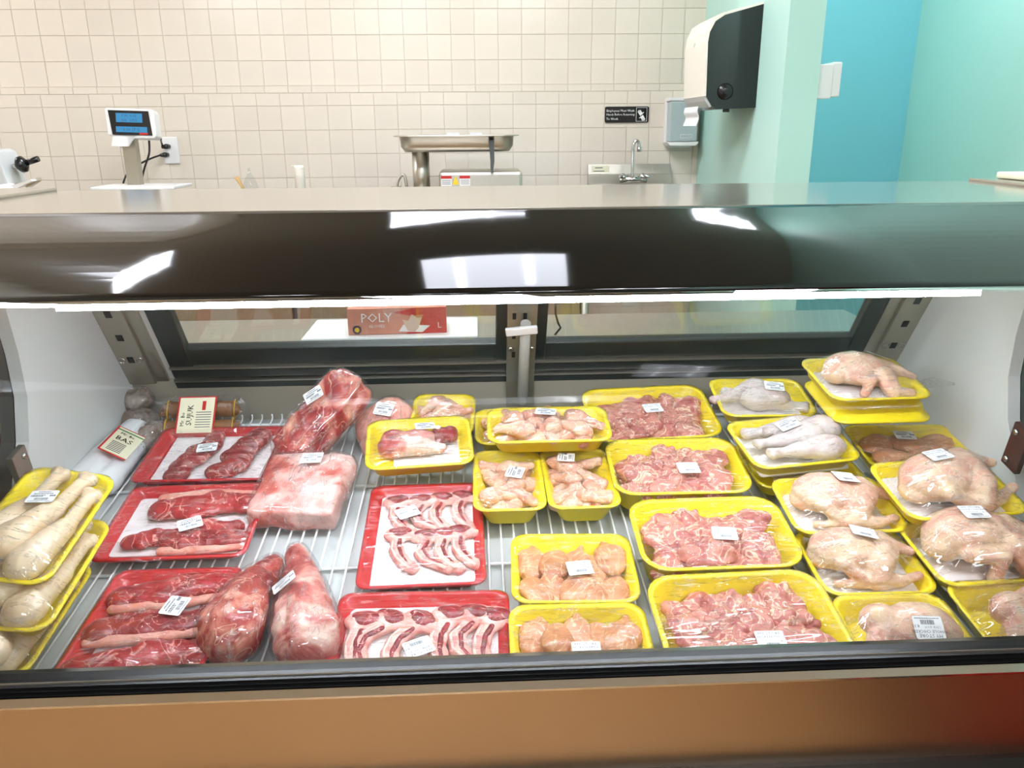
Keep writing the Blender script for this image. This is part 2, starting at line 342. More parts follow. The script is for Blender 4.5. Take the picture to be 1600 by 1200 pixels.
while z > TS: lo.append((z-TS, z, len(lo) < 5)); z -= TS
tile_rows(lo, -1.972, YW-.009, .0028, 'tile')
o = rest.build('tile_field', 'tile', wall); o['kind'] = 'stuff'
# ceiling troffers: frame, two lens panels
def troffer(x, y, lab, w=.9, d=.46):
    t = empty('ceiling_light', (x, y, CZ)); prop(t, lab, 'ceiling light', 'ceiling lights over the shop')
    mb = MB(); 
    for a in ((-w/2-.03, w/2+.03, -d/2-.03, -d/2), (-w/2-.03, w/2+.03, d/2, d/2+.03), (-w/2-.03, -w/2, -d/2, d/2), (w/2, w/2+.03, -d/2, d/2)): mb.box(*a, -.02, .0)
    mb.build('frame', 'white', t)
    box('lens', 'troffer', -w/2, w/2, -d/2, d/2, -.012, -.004, t)
    for s in (-.24, .24): MB().tube([(s*w, -d*.42, -.02), (s*w, d*.42, -.02)], .02, 8).build('tube', 'tubelight', t)
for x, y, lab in ((-.2, 1.33, 'ceiling light whose reflection shows in the middle of the black canopy'),
                  (-3.3, 3.0, 'ceiling light over the back counter by the slicer'), (-.4, 2.75, 'ceiling light over the back counter by the grinder'),
                  (-2.6, -1.6, 'ceiling light behind the viewer at the left'), (.5, -1.9, 'ceiling light behind the viewer at the right'), (-1.0, -3.4, 'ceiling light farthest behind the viewer'), (1.55, 3.0, 'unseen ceiling light added to brighten the alcove by the blue wall'), (1.45, -.5, 'ceiling light above the added red cooler')):  # alcove fixture is unseen, added to lift the mint and blue walls
    troffer(x, y, lab, *((.5, .3) if 'alcove' in lab else ()))
# ================================================================== the display case
XC = .92
case = empty('display_case', (0, 1.4, 0)); prop(case, 'long refrigerated meat case with curved glass front and black canopy', 'display case')
CI = Matrix.Translation((0, -1.4, 0))       # parts are written in room coordinates
def cpart(mb, name, mat, parent=None, bevel=0.0):
    o = mb.build(name, mat, parent or case, bevel)
    if not parent: o.location = (0, -1.4, 0)
    return o
def catmull(P, n=8):
    out = []; Q = [P[0]] + list(P) + [P[-1]]
    for i in range(1, len(Q)-2):
        for k in range(n):
            t = k/n; a, b, c, d = (Vector(q) for q in Q[i-1:i+3])
            out.append(.5*((2*b) + (c-a)*t + (2*a-5*b+4*c-d)*t*t + (3*b-a-3*c+d)*t**3))
    out.append(Vector(P[-1])); return out
PROF = catmull([(.905, .772), (.885, .86), (.872, .95), (.868, 1.04), (.882, 1.12), (.92, 1.19), (.985, 1.253), (1.065, 1.307), (1.15, 1.343)])
kb = max(i for i, p in enumerate(PROF) if (CAM.z-p[1])/p[0] > .199)
def ribbon(prof, t):     # outline of a curved sheet of thickness t
    n = len(prof); off = []
    for i, p in enumerate(prof):
        d = (Vector(prof[min(i+1, n-1)])-Vector(prof[max(i-1, 0)])).normalized(); off.append((p[0]+d[1]*t, p[1]-d[0]*t))
    return [tuple(p) for p in prof] + off[::-1]
def sheet(prof, t, x0, x1):
    pr = ribbon(prof, t); n = len(pr); mb = MB(); vs = [(x0, *p) for p in pr] + [(x1, *p) for p in pr]; m = len(prof)
    for i in range(n): mb.add(vs, [(i, (i+1) % n, n+(i+1) % n, n+i)], i not in (m-1, n-1))
    for i in range(m-1): mb.add(vs, [(i, i+1, n-2-i, n-1-i), (n+i, n+n-1-i, n+n-2-i, n+i+1)])
    return mb
cpart(sheet(PROF[:kb+1], .006, -XC, XC), 'front_glass', 'glass')
cpart(sheet(PROF[kb:], .005, -1.0, 1.0), 'canopy', 'blackgloss')
mb = MB(); mb.prism([(1.152, 1.30), (1.152, 1.338), (1.157, 1.343), (1.618, 1.343), (1.618, 1.30)], -.895, .895); cpart(mb, 'top_panel', 'topgrey')
for s in (-1, 1):
    mb = MB(); mb.box(min(s*.898, s*1.0), max(s*.898, s*1.0), 1.152, 1.618, 1.30, 1.349); cpart(mb, 'end_cap', 'topgrey', bevel=.003)
# deck, ledges
mb = MB(); mb.prism([(.90, deckz(.90)), (1.87, deckz(1.87)), (1.87, deckz(1.87)-.03), (.90, deckz(.9)-.03)], -XC, XC); cpart(mb, 'deck', 'deckw')
mb = MB(); mb.prism([(.90, deckz(.90)-.03), (.915, deckz(.90)-.03), (.92, .745), (.915, .752), (.90, .752)], -XC, XC); cpart(mb, 'front_lip', 'whitewall')
RS = Vector((0, -.523, .852)).normalized(); RN = Vector((1, 0, 0)).cross(RS)
RO = Vector((0, 1.85, .887)); REAR = Matrix((Vector((1, 0, 0)), RS, RN)).transposed().to_4x4(); REAR.translation = RO
def rear(x, y):
    p = onplane(x, y, RO, RN) - RO; return p.x, p.dot(RS)
mb = MB(); mb.prism([(1.85, .89), (1.868, .765), (1.89, .765), (1.89, .887)], -XC, XC); cpart(mb, 'rear_ledge', 'ledge')
# bumper rails below the glass
def zc(y, Y=.885): return at(815, y, Y).z
g0, g1 = at(815, 1064, .862).z, at(815, 1040, .874).z; gz = at(815, 1030, .906).z
for k in range(3):
    a = g0+(g1-g0)*k/3; b = g0+(g1-g0)*(k+.9)/3; yo = .864+.003*k
    mb = MB(); mb.prism([(yo, a+.002), (yo-.003, (a+b)/2), (yo, b-.002), (yo+.012, b), (.895, b), (.895, a)], -1.0, 1.0); cpart(mb, 'gasket', 'darkgap', bevel=.001)
mb = MB(); mb.prism([(.873, g1-.002), (.873, g1), (.906, gz), (.906, gz-.01), (.88, g1-.012)], -1.0, 1.0); cpart(mb, 'glass_channel', 'steel')
c0 = at(815, 1081, .852).z
mb = MB(); mb.prism([(.852, c0), (.852, c0+.003), (.862, g0), (.92, g0), (.92, c0)], -1.0, 1.0); cpart(mb, 'chrome_strip', 'chrome')
p0 = zc(1206, .87)
mb = MB(); mb.box(-1.0, 1.0, .868, .93, p0, c0); cpart(mb, 'front_panel', 'panel')
mb = MB(); mb.prism([(.835, p0-.05), (.825, p0-.03), (.835, p0-.008), (.86, p0), (.93, p0), (.93, p0-.055)], -1.0, 1.0); cpart(mb, 'bumper_rail', 'darkgap')
mb = MB(); mb.box(-1.0, 1.0, .868, .93, .1, p0-.055); cpart(mb, 'lower_panel', 'panel')
mb = MB(); mb.box(-1.0, 1.0, .95, 1.85, 0, .1); cpart(mb, 'kick_plate', 'darkgap')
mb = MB(); mb.box(-1.0, 1.0, .93, 1.89, .1, .62); cpart(mb, 'body', 'whitewall')
# ends: dark outer board plus white inner liner whose front edge is a shallow inward curve
for s in (-1, 1):
    prof = [tuple(p) for p in PROF] + [(1.60, 1.335), (1.60, 1.30), (1.87, .86), (1.89, .62), (.93, .62), (.90, .70)]
    mb = MB(); mb.prism(prof, s*.945, s*.995); cpart(mb, 'end_board', 'smoke')
    mb = MB(); mb.prism([(.93, .63), (1.25, .66), (1.33, .76), (1.368, .85), (1.402, .91), (1.424, .99), (1.424, 1.07), (1.412, 1.16), (1.37, 1.26), (1.33, 1.30), (1.58, 1.30), (1.86, .87), (1.87, .63)], s*XC, s*.944); cpart(mb, 'end_liner', 'whitewall')
    # glass clamp at the front edge of the liner
    Yc = 1.355; zc_ = .875
    mb = MB(); mb.box(-.006, .006, -.03, .015, -.045, .045); b = mb.build('glass_clamp', 'alu' if s < 0 else 'clampred', case, .002); b.location = (s*.91, Yc-1.4, zc_); b.rotation_euler = (math.radians(12), 0, 0)
    for dz in (-.03, .03):
        m = MB(); m.lathe([(.006, 0), (.006, .004), (.003, .006)], 10); q = m.build('screw', 'chrome', b); q.location = (-s*.006, 0, dz); q.rotation_euler = (0, -s*math.pi/2, 0)
# LED strip under the canopy
YL = 1.2; pa = at(92, 481, YL); pb = at(1528, 452, YL); zl = at(815, 466, YL).z
mb = MB(); mb.box(-.90, .90, YL-.009, YL+.009, zl+.0035, zl+.02); cpart(mb, 'lamp_rail', 'alu')
mb = MB(); mb.box(-.90, .90, 1.06, 1.56, 1.29, 1.30); cpart(mb, 'canopy_underside', 'whitewall')
led = empty('led_strip', (0, YL, zl)); led.parent = case; led.location = (0, YL-1.4, zl)
MB().box(pa.x, pb.x, -.009, .009, -.006, .0035).build('diffuser', 'led', led)
me = MB().box(-.0035, .0035, -.0105, -.009, -.004, .002).mesh('led_dot'); me.materials.append(MT['leddot'])
nd = 40
for k in range(nd): link('led_dot', me, None, led, loc=(pa.x+.02+(pb.x-pa.x-.04)*k/(nd-1), 0, 0))
# rear wall of the case: pilasters, white infill, two sliding doors
def rpart(mb, name, mat, parent, bevel=0.0): return mb.build(name, mat, parent, bevel)
rw = empty('rear_wall', mw=None); rw.parent = case; rw.matrix_local = Matrix.Translation((0, -1.4, 0)) @ REAR
ST = .50
xl0, xl1 = rear(207, 590)[0], rear(232, 590)[0]; dl = rear(276, 597)[0]; dr = rear(1345, 570)[0]
m0, m1 = rear(791, 560)[0], rear(835, 560)[0]
s0 = rear(500, 598)[1]; s1 = rear(500, 543)[1]
for s in (-1, 1):
    p = rpart(MB().box(min(s*XC, s*(XC-.062)), max(s*XC, s*(XC-.062)), .0, ST, .0, .012), 'pilaster', 'alu', rw, .002)
    rpart(MB().box(min(s*(XC-.062), s*(XC-.09)), max(s*(XC-.062), s*(XC-.09)), .0, ST, -.02, .004), 'pilaster_return', 'alu', rw)
    for k in range(7):
        q = MB().box(-.007, .007, -.009, .009, 0, .0012).build('slot', 'slot', p); q.location = (s*(XC-.031), .085+k*.072, .0121)
    for dx in (-.02, .02):
        q = MB(); q.tube([(math.cos(t)*.008, math.sin(t)*.008, 0) for t in [i*5.2/10 for i in range(11)]], .0016, 6); q = q.build('hook_ring', 'chrome', p); q.location = (s*(XC-.031)+dx, .085, .0135)
rpart(MB().box(-XC, dl, .0, ST, -.03, -.004), 'rear_infill', 'whitewall', rw)
rpart(MB().box(dr, XC, .0, ST, -.03, -.004), 'rear_infill', 'whitewall', rw)
def door(name, x0, x1, zoff):
    d = empty(name); d.parent = rw; fw = .055
    MB().box(x0, x1, s0, s0+.022, zoff-.01, zoff+.022).build('lower_track', 'frame', d, .003)
    MB().box(x0, x1, s0+.024, s0+.028, zoff-.01, zoff+.024).build('track_trim', 'steel', d)
    MB().box(x0, x1, s0+.03, s0+.06, zoff-.01, zoff+.016).build('middle_rail', 'frame', d, .004)
    MB().box(x0, x1, s0+.063, s0+.068, zoff-.01, zoff+.019).build('rail_trim', 'alu', d)
    MB().box(x0, x1, s0+.07, s1, zoff-.012, zoff+.012).build('bottom_rail', 'frame', d, .004)
    MB().box(x0, x0+fw, s0+.0, ST, zoff-.012, zoff+.014).build('stile', 'frame', d, .004)
    MB().box(x1-fw, x1, s0+.0, ST, zoff-.012, zoff+.014).build('stile', 'frame', d, .004)
    MB().box(x0, x1, ST-.03, ST, zoff-.012, zoff+.014).build('top_rail', 'frame', d, .004)
    MB().box(x0+fw, x1-fw, s1, ST-.03, zoff-.003, zoff+.003).build('pane', 'doorglass', d)
door('rear_door', dl, m0+.03, -.012); door('rear_door', m1-.03, dr, -.012)
# centre post with a hanging clear shelf arm and white clip
p = rpart(MB().box(m0, m1, -.12, ST, .004, .018), 'centre_post', 'alu', rw, .002); xm = (m0+m1)/2
for k in range(5):
    for dx in (-.012, .012):
        q = MB().box(-.004, .004, -.009, .009, 0, .001).build('slot', 'slot', p); q.location = (xm+dx-.006, .085+k*.062, .0181)
for dx in (-.024, .024):
    q = MB(); q.lathe([(.007, 0), (.007, .003), (.004, .005)], 12); q = q.build('screw', 'chrome', p); q.location = (xm+dx, .105, .018)
a, b = rear(815, 485)[1], rear(815, 617)[1]
q = MB(); q.tube([(xm+.006, b, .03), (xm+.006, b+.012, .031), (xm+.006, (a+b)/2, .036), (xm+.006, a, .04)], [.007, .0125, .0125, .0115], 12); q.build('shelf_arm', plain('cloudy_plastic', (176, 176, 168), .3), p)
q = MB(); q.box(-.035, .035, -.011, .011, -.004, .004); q = q.build('clip', 'white', p, .003); q.location = (xm-.004, rear(806, 487)[1], .06); q.rotation_euler = (0, 0, math.radians(6))
mb = MB(); mb.prism([(1.836, .893), (1.858, .772), (1.864, .772), (1.846, .893)], m0, m1); cpart(mb, 'post_foot', 'alu')
# everything on the sloping rear wall hangs directly on the case
for ch in [o for o in bpy.data.objects if o.parent == rw]:
    mloc = rw.matrix_basis @ ch.matrix_basis; ch.parent = case; ch.matrix_basis = mloc
bpy.data.objects.remove(rw)
# ------------------------------------------------------------------ white wire grates on the deck
DM = Matrix((Vector((1, 0, 0)), Vector((0, math.cos(SL), math.sin(SL))), DN)).transposed().to_4x4()
def grate(x0, x1, y0, y1, lab):
    D = DM.copy(); D.translation = Vector(((x0+x1)/2, y0, deckz(y0))); g = empty('wire_grate', mw=D); prop(g, lab, 'shelf grate', 'white wire grates on the deck')
    L = (y1-y0)/math.cos(SL); hw = (x1-x0)/2; H = .012
    mb = MB(); mb.tube([(0, 0, H), (0, L-.006, H), (0, L, H+.004), (0, L, H+.012)], .0021, 6); me = mb.mesh('wire'); me.materials.append(MT['wire'])
    n = int(2*hw/.0235)
    for k in range(n+1): link('wire', me, None, g, loc=(-hw+.004+(2*hw-.008)*k/n, 0, 0))
    for yy in (.05, L*.36, L*.66, L-.02): MB().tube([(-hw, yy, H-.0055), (hw, yy, H-.0055)], .0034, 6).build('cross_wire', 'wire', g)
grate(-.91, -.307, .935, 1.845, 'white wire grate under the red meat trays'); grate(-.303, .303, .935, 1.845, 'white wire grate in the middle of the deck'); grate(.307, .91, .935, 1.845, 'white wire grate under the whole chickens')
# ================================================================== behind the case
# worktop shelf on the back of the case with a board and a box of gloves
mb = MB(); mb.box(-.95, .95, 1.895, 2.2, .935, .95); mb.box(-.95, -.9, 1.9, 2.15, .62, .935); mb.box(.9, .95, 1.9, 2.15, .62, .935); o = mb.build('rear_shelf', 'steel'); prop(o, 'steel work shelf along the back of the case behind the sliding doors', 'shelf')
a = at(470, 533, 1.91); b = at(747, 531, 1.91)
o = box('cutting_board', 'white', a.x, b.x, 1.91, 2.12, .951, .966, bevel=.004); prop(o, 'white cutting board under the glove box behind the glass door', 'cutting board')
gb = empty('glove_box', (at(622, 530, 1.96).x, 1.99, .967)); gb.rotation_euler = (0, 0, math.radians(3)); prop(gb, 'salmon and red cardboard box of poly gloves on the white board', 'box')
hw = at(698, 510, 1.96).x - at(622, 510, 1.96).x; hh = at(622, 481, 1.94).z - .967
MB().box(-hw, hw, -.05, .06, 0, hh).build('carton', 'salmon', gb, .002)
mb = MB(); mb.prism([(.02, .0), (hw-.001, .0), (hw-.001, hh*.98), (hw*.35, hh*.98), (-.01, hh*.82), (.03, hh*.7), (hw*.55, hh*.72)], -.0508, -.0502, 'y'); mb.build('red_swoosh', 'redprint', gb)
mb = MB(); mb.prism([(hw*.02, hh*.1), (hw*.5, hh*.05), (hw*.66, hh*.3), (hw*.12, hh*.36)], -.0514, -.0509, 'y'); mb.build('white_panel', 'whiteprint', gb)
mb = MB(); mb.prism([(hw*.2, hh*.12), (hw*.34, hh*.08), (hw*.42, hh*.2), (hw*.5, hh*.62), (hw*.4, hh*.6), (hw*.3, hh*.75), (hw*.22, hh*.5), (hw*.1, hh*.55)], -.0518, -.0515, 'y'); mb.build('glove_picture', plain('glove_print', (214, 190, 170), .5), gb)
def ftext(lines, mat, parent, loc, rot, name='print'):
    return link(name, text_mesh(lines), mat, parent, loc=loc, rot=rot)
ftext([('POLY', .032, 0, 0, 'CENTER'), ('GLOVES', .011, 0, -.014, 'CENTER')], 'whiteprint', gb, (-hw*.42, -.0512, hh*.48), (math.pi/2, 0, 0))
ftext([('L', .02, 0, 0, 'CENTER')], 'whiteprint', gb, (hw*.85, -.0516, hh*.2), (math.pi/2, 0, 0))
mb = MB(); mb.lathe([(.011, 0), (.011, .0008)], 16); q = mb.build('seal', plain('purple_print', (80, 60, 90), .5), gb); q.location = (-hw*.82, -.0503, hh*.2); q.rotation_euler = (math.pi/2, 0, 0)
mb = MB(); mb.lathe([(.006, 0), (.006, .0005)], 12); q2 = mb.build('seal_centre', 'yelprint', gb); q2.location = (-hw*.82, -.0512, hh*.2); q2.rotation_euler = (math.pi/2, 0, 0)
o = MB().tube([at(868, 474, 1.97), at(868, 490, 1.97), at(872, 505, 1.97), at(876, 512, 1.97), at(868, 522, 1.97), at(862, 530, 1.97)], .003, 6).build('black_cord', 'black'); prop(o, 'thin black cord hanging behind the right sliding door', 'cord')
# back counter
ct = empty('back_counter', (-.12, 3.55, 0)); prop(ct, 'long steel work counter along the tiled wall', 'counter')
MB().box(-3.2, .50, -.3, .43, 1.0, 1.04).build('worktop', 'steel', ct, .004)
MB().box(-3.2, .52, .0, .42, .35, .37).build('lower_shelf', 'steel', ct)
for k in range(6):
    x = -3.1+k*.595; d_ = MB().box(x, x+.575, -.285, -.265, .12, .98).build('cabinet_door', 'cabinet', ct, .003); MB().tube([(x+.5, -.31, .8), (x+.5, -.31, .92)], .006, 8).build('door_pull', 'steel', d_)
for x in (-3.15, -1.9, -.7, .47):
    for y in (-.26, .38): MB().tube([(x, y, 0), (x, y, 1.0)], .02, 10).build('leg', 'steel', ct)
CZT = 1.04
# --- weighing scale with customer display on a pole
Y = 3.55; sx = at(212, 250, Y).x
scl = empty('weighing_scale', (sx+.03, Y, CZT)); prop(scl, 'white counter scale with a blue-lit customer display on a steel pole', 'scale')
zp = at(230, 291.5, Y-.1).z - CZT
MB().box(-.17, .13, -.15, .15, 0, zp-.03).build('housing', 'white', scl, .01)
MB().box(-.19, .15, -.1, .12, zp-.012, zp).build('platter', 'white', scl, .003)
za, zb = at(212, 170, Y).z-CZT, at(212, 217, Y).z-CZT
mb = MB(); x0 = at(198, 290, Y).x-sx-.03; x1 = at(188, 225, Y).x-sx-.03
mb.prism([(x1-.002, za-.12), (x1+.052, za-.12), (x0+.048, 0.01), (x0-.006, 0.01)], .02, .06, 'y'); mb.build('pole', 'alu', scl)
hd = empty('display_head', (-.03, .02, (za+zb)/2)); hd.parent = scl; hd.rotation_euler = (math.radians(-8), math.radians(2), 0)
hh_ = (za-zb)/2
mb = MB(); mb.prism([(-.1, hh_), (.088, hh_), (.096, hh_*.75), (.102, -hh_*.8), (.094, -hh_), (-.07, -hh_), (-.075, -hh_-.028), (-.018, -hh_-.028), (-.02, -hh_), (-.094, -hh_*.82), (-.102, hh_*.8)], -.02, .045, 'y')
hb = link('head_shell', mb.mesh('head_shell', .006), 'white', scl); hb.matrix_local = Matrix.Translation(hd.location) @ hd.rotation_euler.to_matrix().to_4x4(); bpy.data.objects.remove(hd)
mb = MB(); mb.prism([(-.088, hh_*.84), (.075, hh_*.84), (.088, -hh_*.8), (-.074, -hh_*.8)], -.0225, -.019, 'y'); mb.build('bezel', 'black', hb)
mb = MB(); mb.box(-.056, .05, -.0242, -.022, hh_*.05, hh_*.66); mb.build('screen', 'lcd', hb); mb = MB(); mb.box(-.058, .068, -.0242, -.022, -hh_*.62, -hh_*.24); mb.build('screen', 'lcd', hb)
ftext([('7.00  0.00', .015, 0, 0, 'CENTER'), ('100   1715', .015, 0, -.018, 'CENTER'), ('0.00 (7.1)', .018, .008, -.056, 'CENTER')], 'lcdink', hb, (-.003, -.0248, hh_*.4), (math.pi/2, 0, 0), 'digits')['kind'] = 'stuff'
mb = MB(); mb.box(.036, .07, -.0242, -.022, -hh_*.76, -hh_*.64); mb.build('sticker', 'redprint', hb)
# --- outlet with two plugs and cords
ou = empty('wall_outlet', at(268, 235, YW-.012)); prop(ou, 'white double outlet on the tiles right of the scale with two black plugs', 'outlet')
MB().box(-.035, .035, -.008, 0, -.06, .06).build('cover_plate', 'white', ou, .003)
for k, (px, py) in enumerate(((257, 229), (255, 242))):
    p = at(px, py, YW-.04) - ou.location
    MB().tube([(p.x+.012, -.008, p.z), (p.x+.008, -.03, p.z), (p.x-.012, -.034, p.z-.002)], [.011, .012, .007], 8).build('plug', 'black', ou)
    def W(x, y, yy): return at(x, y, yy) - ou.location
    pts = [W(254, 229, YW-.045), W(252, 222, YW-.1), W(251, 217, 3.75)] if k == 0 else [W(252, 242, YW-.045), W(235, 248, YW-.1), W(215, 258, YW-.15), W(200, 270, YW-.2), W(193, 285, 3.72), W(192, 300, 3.72)]
    if k == 0: MB().tube(catmull(pts, 4), .0045, 6).build('cord', 'black', ou)
    else: MB().tube(catmull(pts, 5), .0045, 6).build('cord', 'black', ou)
o = MB().tube(catmull([at(233, 220, 3.63), at(233, 240, 3.66), at(226, 262, 3.68), at(222, 280, 3.68), at(221, 300, 3.68)], 5), .0045, 6).build('display_cord', 'black', scl); o.location = -scl.location
# --- slicer at the left edge
Y = 2.75
sl = empty('meat_slicer', (at(-20, 300, Y).x, Y, 1.0)); prop(sl, 'grey meat slicer with a black knob handle at the left edge', 'slicer')
def LQ(x, y, dy=0.0): p = at(x, y, Y+dy); return (p.x-sl.location.x, p.z-1.0)
MB().prism([LQ(-60, 235), LQ(2, 233), LQ(10, 237), LQ(16, 252), LQ(29, 286), LQ(12, 300), LQ(-60, 312)], -.06, .06, 'y').build('carriage', 'grey', sl, .006)
MB().prism([LQ(-60, 296), LQ(10, 293), LQ(32, 284), LQ(45, 293), LQ(8, 308), LQ(-60, 330)], -.16, -.04, 'y').build('table', 'white', sl, .006)
MB().prism([LQ(-60, 300), LQ(8, 297), LQ(11, 304), LQ(-60, 322)], -.168, -.161, 'y').build('black_badge', 'black', sl)
MB().prism([LQ(50, 288), LQ(69, 276), LQ(72, 281), LQ(54, 292)], -.05, -.02, 'y').build('gauge_plate', 'steel', sl, .002)
MB().prism([LQ(30, 290), LQ(68, 278), LQ(70, 281), LQ(36, 296)], -.08, -.05, 'y').build('slide_rod', 'white', sl)
def P3(x, y, dy=0.): p = at(x, y, Y+dy)-sl.location; return p
MB().tube([P3(14, 262), P3(30, 258)], .008, 10).build('handle_shaft', 'chrome', sl)
MB().tube([P3(27, 259), P3(32, 257.5), P3(37, 256), P3(42, 254.5)], [.014, .026, .026, .012], 16).build('handle_disc', 'black', sl)
MB().tube([P3(40, 255), P3(50, 251.5), P3(60, 248)], [.009, .0095, .0095], 10).build('handle_grip', 'black', sl)
MB().box(-.35, .12, -.15, .3, .04, .13).build('base', 'white', sl, .01)
stn = empty('slicer_stand', (sl.location.x-.1, Y+.05, 0)); prop(stn, 'steel stand under the meat slicer at the left', 'stand')
MB().box(-.3, .3, -.25, .3, 1.0, 1.04).build('stand_top', 'steel', stn)
for x in (-.27, .27):
    for y in (-.22, .27): MB().tube([(x, y, 0), (x, y, 1.0)], .018, 8).build('leg', 'steel', stn)
# --- clear bottle, tan stick, white roll on the counter
Y = 3.5
def zrel(py, Y=Y): return at(800, py, Y).z-CZT
o = empty('spray_bottle', (at(391, 285, Y).x, Y, CZT)); prop(o, 'clear pointed plastic bottle standing on the back counter', 'bottle'); h = at(391, 262, Y).z-CZT
MB().lathe([(.035, 0), (.036, h*.6), (.024, h*.8), (.008, h*.9), (.004, h)], 16).build('bottle_body', 'clear', o)
MB().lathe([(.034, .003), (.034, h*.25)], 16).build('liquid', 'bluegrey', o)
tw = empty('wooden_tongs', (at(374, 285, Y).x, Y-.02, CZT)); prop(tw, 'tan forked wooden utensil beside the clear bottle', 'utensil'); 
def TQ(x, y): return at(x, y, Y-.02)-tw.location
MB().tube([TQ(380, 330), TQ(379, 292), TQ(368, 277)], .006, 8).build('prong', 'wood', tw); MB().tube([TQ(379, 292), TQ(374, 283), TQ(371, 275)], .005, 8).build('prong', 'wood', tw)
h = at(468, 258, Y).z-CZT
rl = empty('white_cylinder', (at(469, 285, Y).x, Y, CZT)); prop(rl, 'slim white plastic cylinder with a lip standing on the back counter', 'container')
MB().lathe([(.022, 0), (.022, h-.012), (.0225, h)], 16).build('tube_body', 'offwhite', rl); MB().box(-.03, .022, -.012, .012, h-.004, h).build('lip', 'offwhite', rl, .001)
# --- meat grinder
Y = 3.5; gx = at(715, 240, Y).x
gr = empty('meat_grinder', (gx, Y, CZT)); prop(gr, 'steel meat grinder with a wide feed pan on top', 'grinder')
def GX(x, y=240): return at(x, y, Y).x-gx
def GZ(y, x=715): return at(x, y, Y).z-CZT
pl, pr_ = GX(623, 212), GX(805, 212); pz1 = GZ(211); pz0 = GZ(236); L = pr_-pl; c = (pl+pr_)/2
mb = MB(); loops = []; nn = 24
for (l, wd, z, r) in ((L-.06, .26, pz0, .05), (L-.03, .3, pz0+.02, .06), (L-.022, .31, pz1-.006, .06), (L+.02, .36, pz1-.004, .07), (L+.02, .36, pz1, .07), (L-.01, .33, pz1, .06), (L-.03, .31, pz1-.008, .06), (L-.045, .29, pz0+.022, .06), (L-.075, .25, pz0+.006, .05)):
    loops.append([(x+c, y, z) for x, y in rrect(l, wd, r)])
vs = [p for lp in loops for p in lp]; n = len(loops[0])
mb.add(vs, [(i*n+k, i*n+(k+1) % n, (i+1)*n+(k+1) % n, (i+1)*n+k) for i in range(len(loops)-1) for k in range(n)], True); mb.add(vs, [tuple(range(n-1, -1, -1)), tuple(range((len(loops)-1)*n, len(loops)*n))])
fp = mb.build('feed_pan', 'steel', gr)
MB().box(-.0, .05, -.02, .02, 0, .012).build('pan_block', 'white', fp, 0, loc=(GX(735), -.05, pz1-.002))
MB().box(-.0, .05, -.02, .02, 0, .012).build('pan_block', 'white', fp, 0, loc=(GX(700), -.03, pz1-.002))
cx = GX(657); MB().tube([(cx, 0, .12), (cx, 0, pz0+.003)], .036, 20).build('feed_tube', 'steel', gr)
MB().tube([(cx-.09, 0, .12), (cx+.1, 0, .12)], .055, 20).build('barrel', 'steel', gr)
MB().tube([(cx-.13, 0, .12), (cx-.09, 0, .12)], [.06, .064], 20).build('ring_nut', 'steel', gr)
MB().tube(catmull([(GX(616), -.02, .1), (GX(620), -.02, GZ(283)), (GX(630), -.02, GZ(272)), (GX(634), -.02, GZ(290))], 5), .006, 8).build('handle_loop', 'steel', gr)
bx0, bx1 = GX(687), GX(813); bz = GZ(266)
hs = MB().box(bx0, bx1, -.14, .14, 0, bz).build('motor_housing', 'steel', gr, .012)
for x0, x1, m in ((690, 706, 'redprint'), (718, 734, 'redprint')):
    MB().box(GX(x0), GX(x1), -.1425, -.1405, bz-.055, bz-.015).build('warning_label', 'whiteprint', hs); MB().box(GX(x0), GX(x1), -.1432, -.1426, bz-.026, bz-.015).build('label_band', 'redprint', hs)
    for j in range(3): MB().box(GX(x0)+.004, GX(x1)-.004, -.1432, -.1426, bz-.034-j*.007, bz-.032-j*.007).build('label_line', 'ink', hs)
MB().prism([(GX(707), bz-.05), (GX(717), bz-.05), (GX(712), bz-.016)], -.1425, -.1405, 'y').build('warning_triangle', 'yelprint', hs)
MB().prism([(GX(763), pz1-.02), (GX(771), pz1-.02), (GX(771), GZ(250)), (GX(769), bz), (GX(765), bz), (GX(765), GZ(250))], -.165, -.15, 'y').build('support_arm', 'frame2', gr)
# --- hand sink on the wall
Y = 3.93; hx = at(985, 270, Y).x
sk = empty('hand_sink', (hx, YW-.014, at(985, 300, Y).z)); prop(sk, 'small steel hand sink with a tall backsplash on the tiled wall', 'sink'); sw_ = (at(1050, 270, Y).x-at(921, 270, Y).x)/2
zt = at(985, 257, Y).z-sk.location.z; zb_ = at(985, 273, Y-.03).z-sk.location.z
MB().prism([(-.0, zb_-.1), (0, zt), (-.02, zt), (-.03, zb_+.002), (-.05, zb_), (-.05, zb_-.1)], -sw_, sw_, 'x').build('backsplash', 'steel', sk)
mb = MB()
for a in ((-sw_, sw_, -.40, -.38), (-sw_, -sw_+.02, -.38, -.05), (sw_-.02, sw_, -.38, -.05), (-sw_, sw_, -.07, -.05)): mb.box(*a, zb_-.2, zb_-.045)
mb.box(-sw_, sw_, -.4, -.05, zb_-.21, zb_-.2); mb.build('basin', 'steel', sk, .003)
def sticker(): 
    q = MB().box(at(926, 265, Y).x-hx, at(953, 265, Y).x-hx, -.0285, -.0265, zb_+.008, zt-.006).build('spec_sticker', 'cream', sk)
    MB().box(at(929, 265, Y).x-hx, at(946, 265, Y).x-hx, -.0292, -.0286, zb_+.014, zb_+.017).build('sticker_line', 'ink', q); MB().box(at(931, 265, Y).x-hx, at(943, 265, Y).x-hx, -.0292, -.0286, zt-.017, zt-.013).build('sticker_line', 'ink', q)
sticker()
fc = empty('faucet', (at(990, 280, Y-.1).x, Y-.1, sk.location.z+zb_-.045)); prop(fc, 'chrome gooseneck faucet with two lever handles on the hand sink', 'faucet')
def FQ(x, y): p = at(x, y, Y-.1)-fc.location; return p
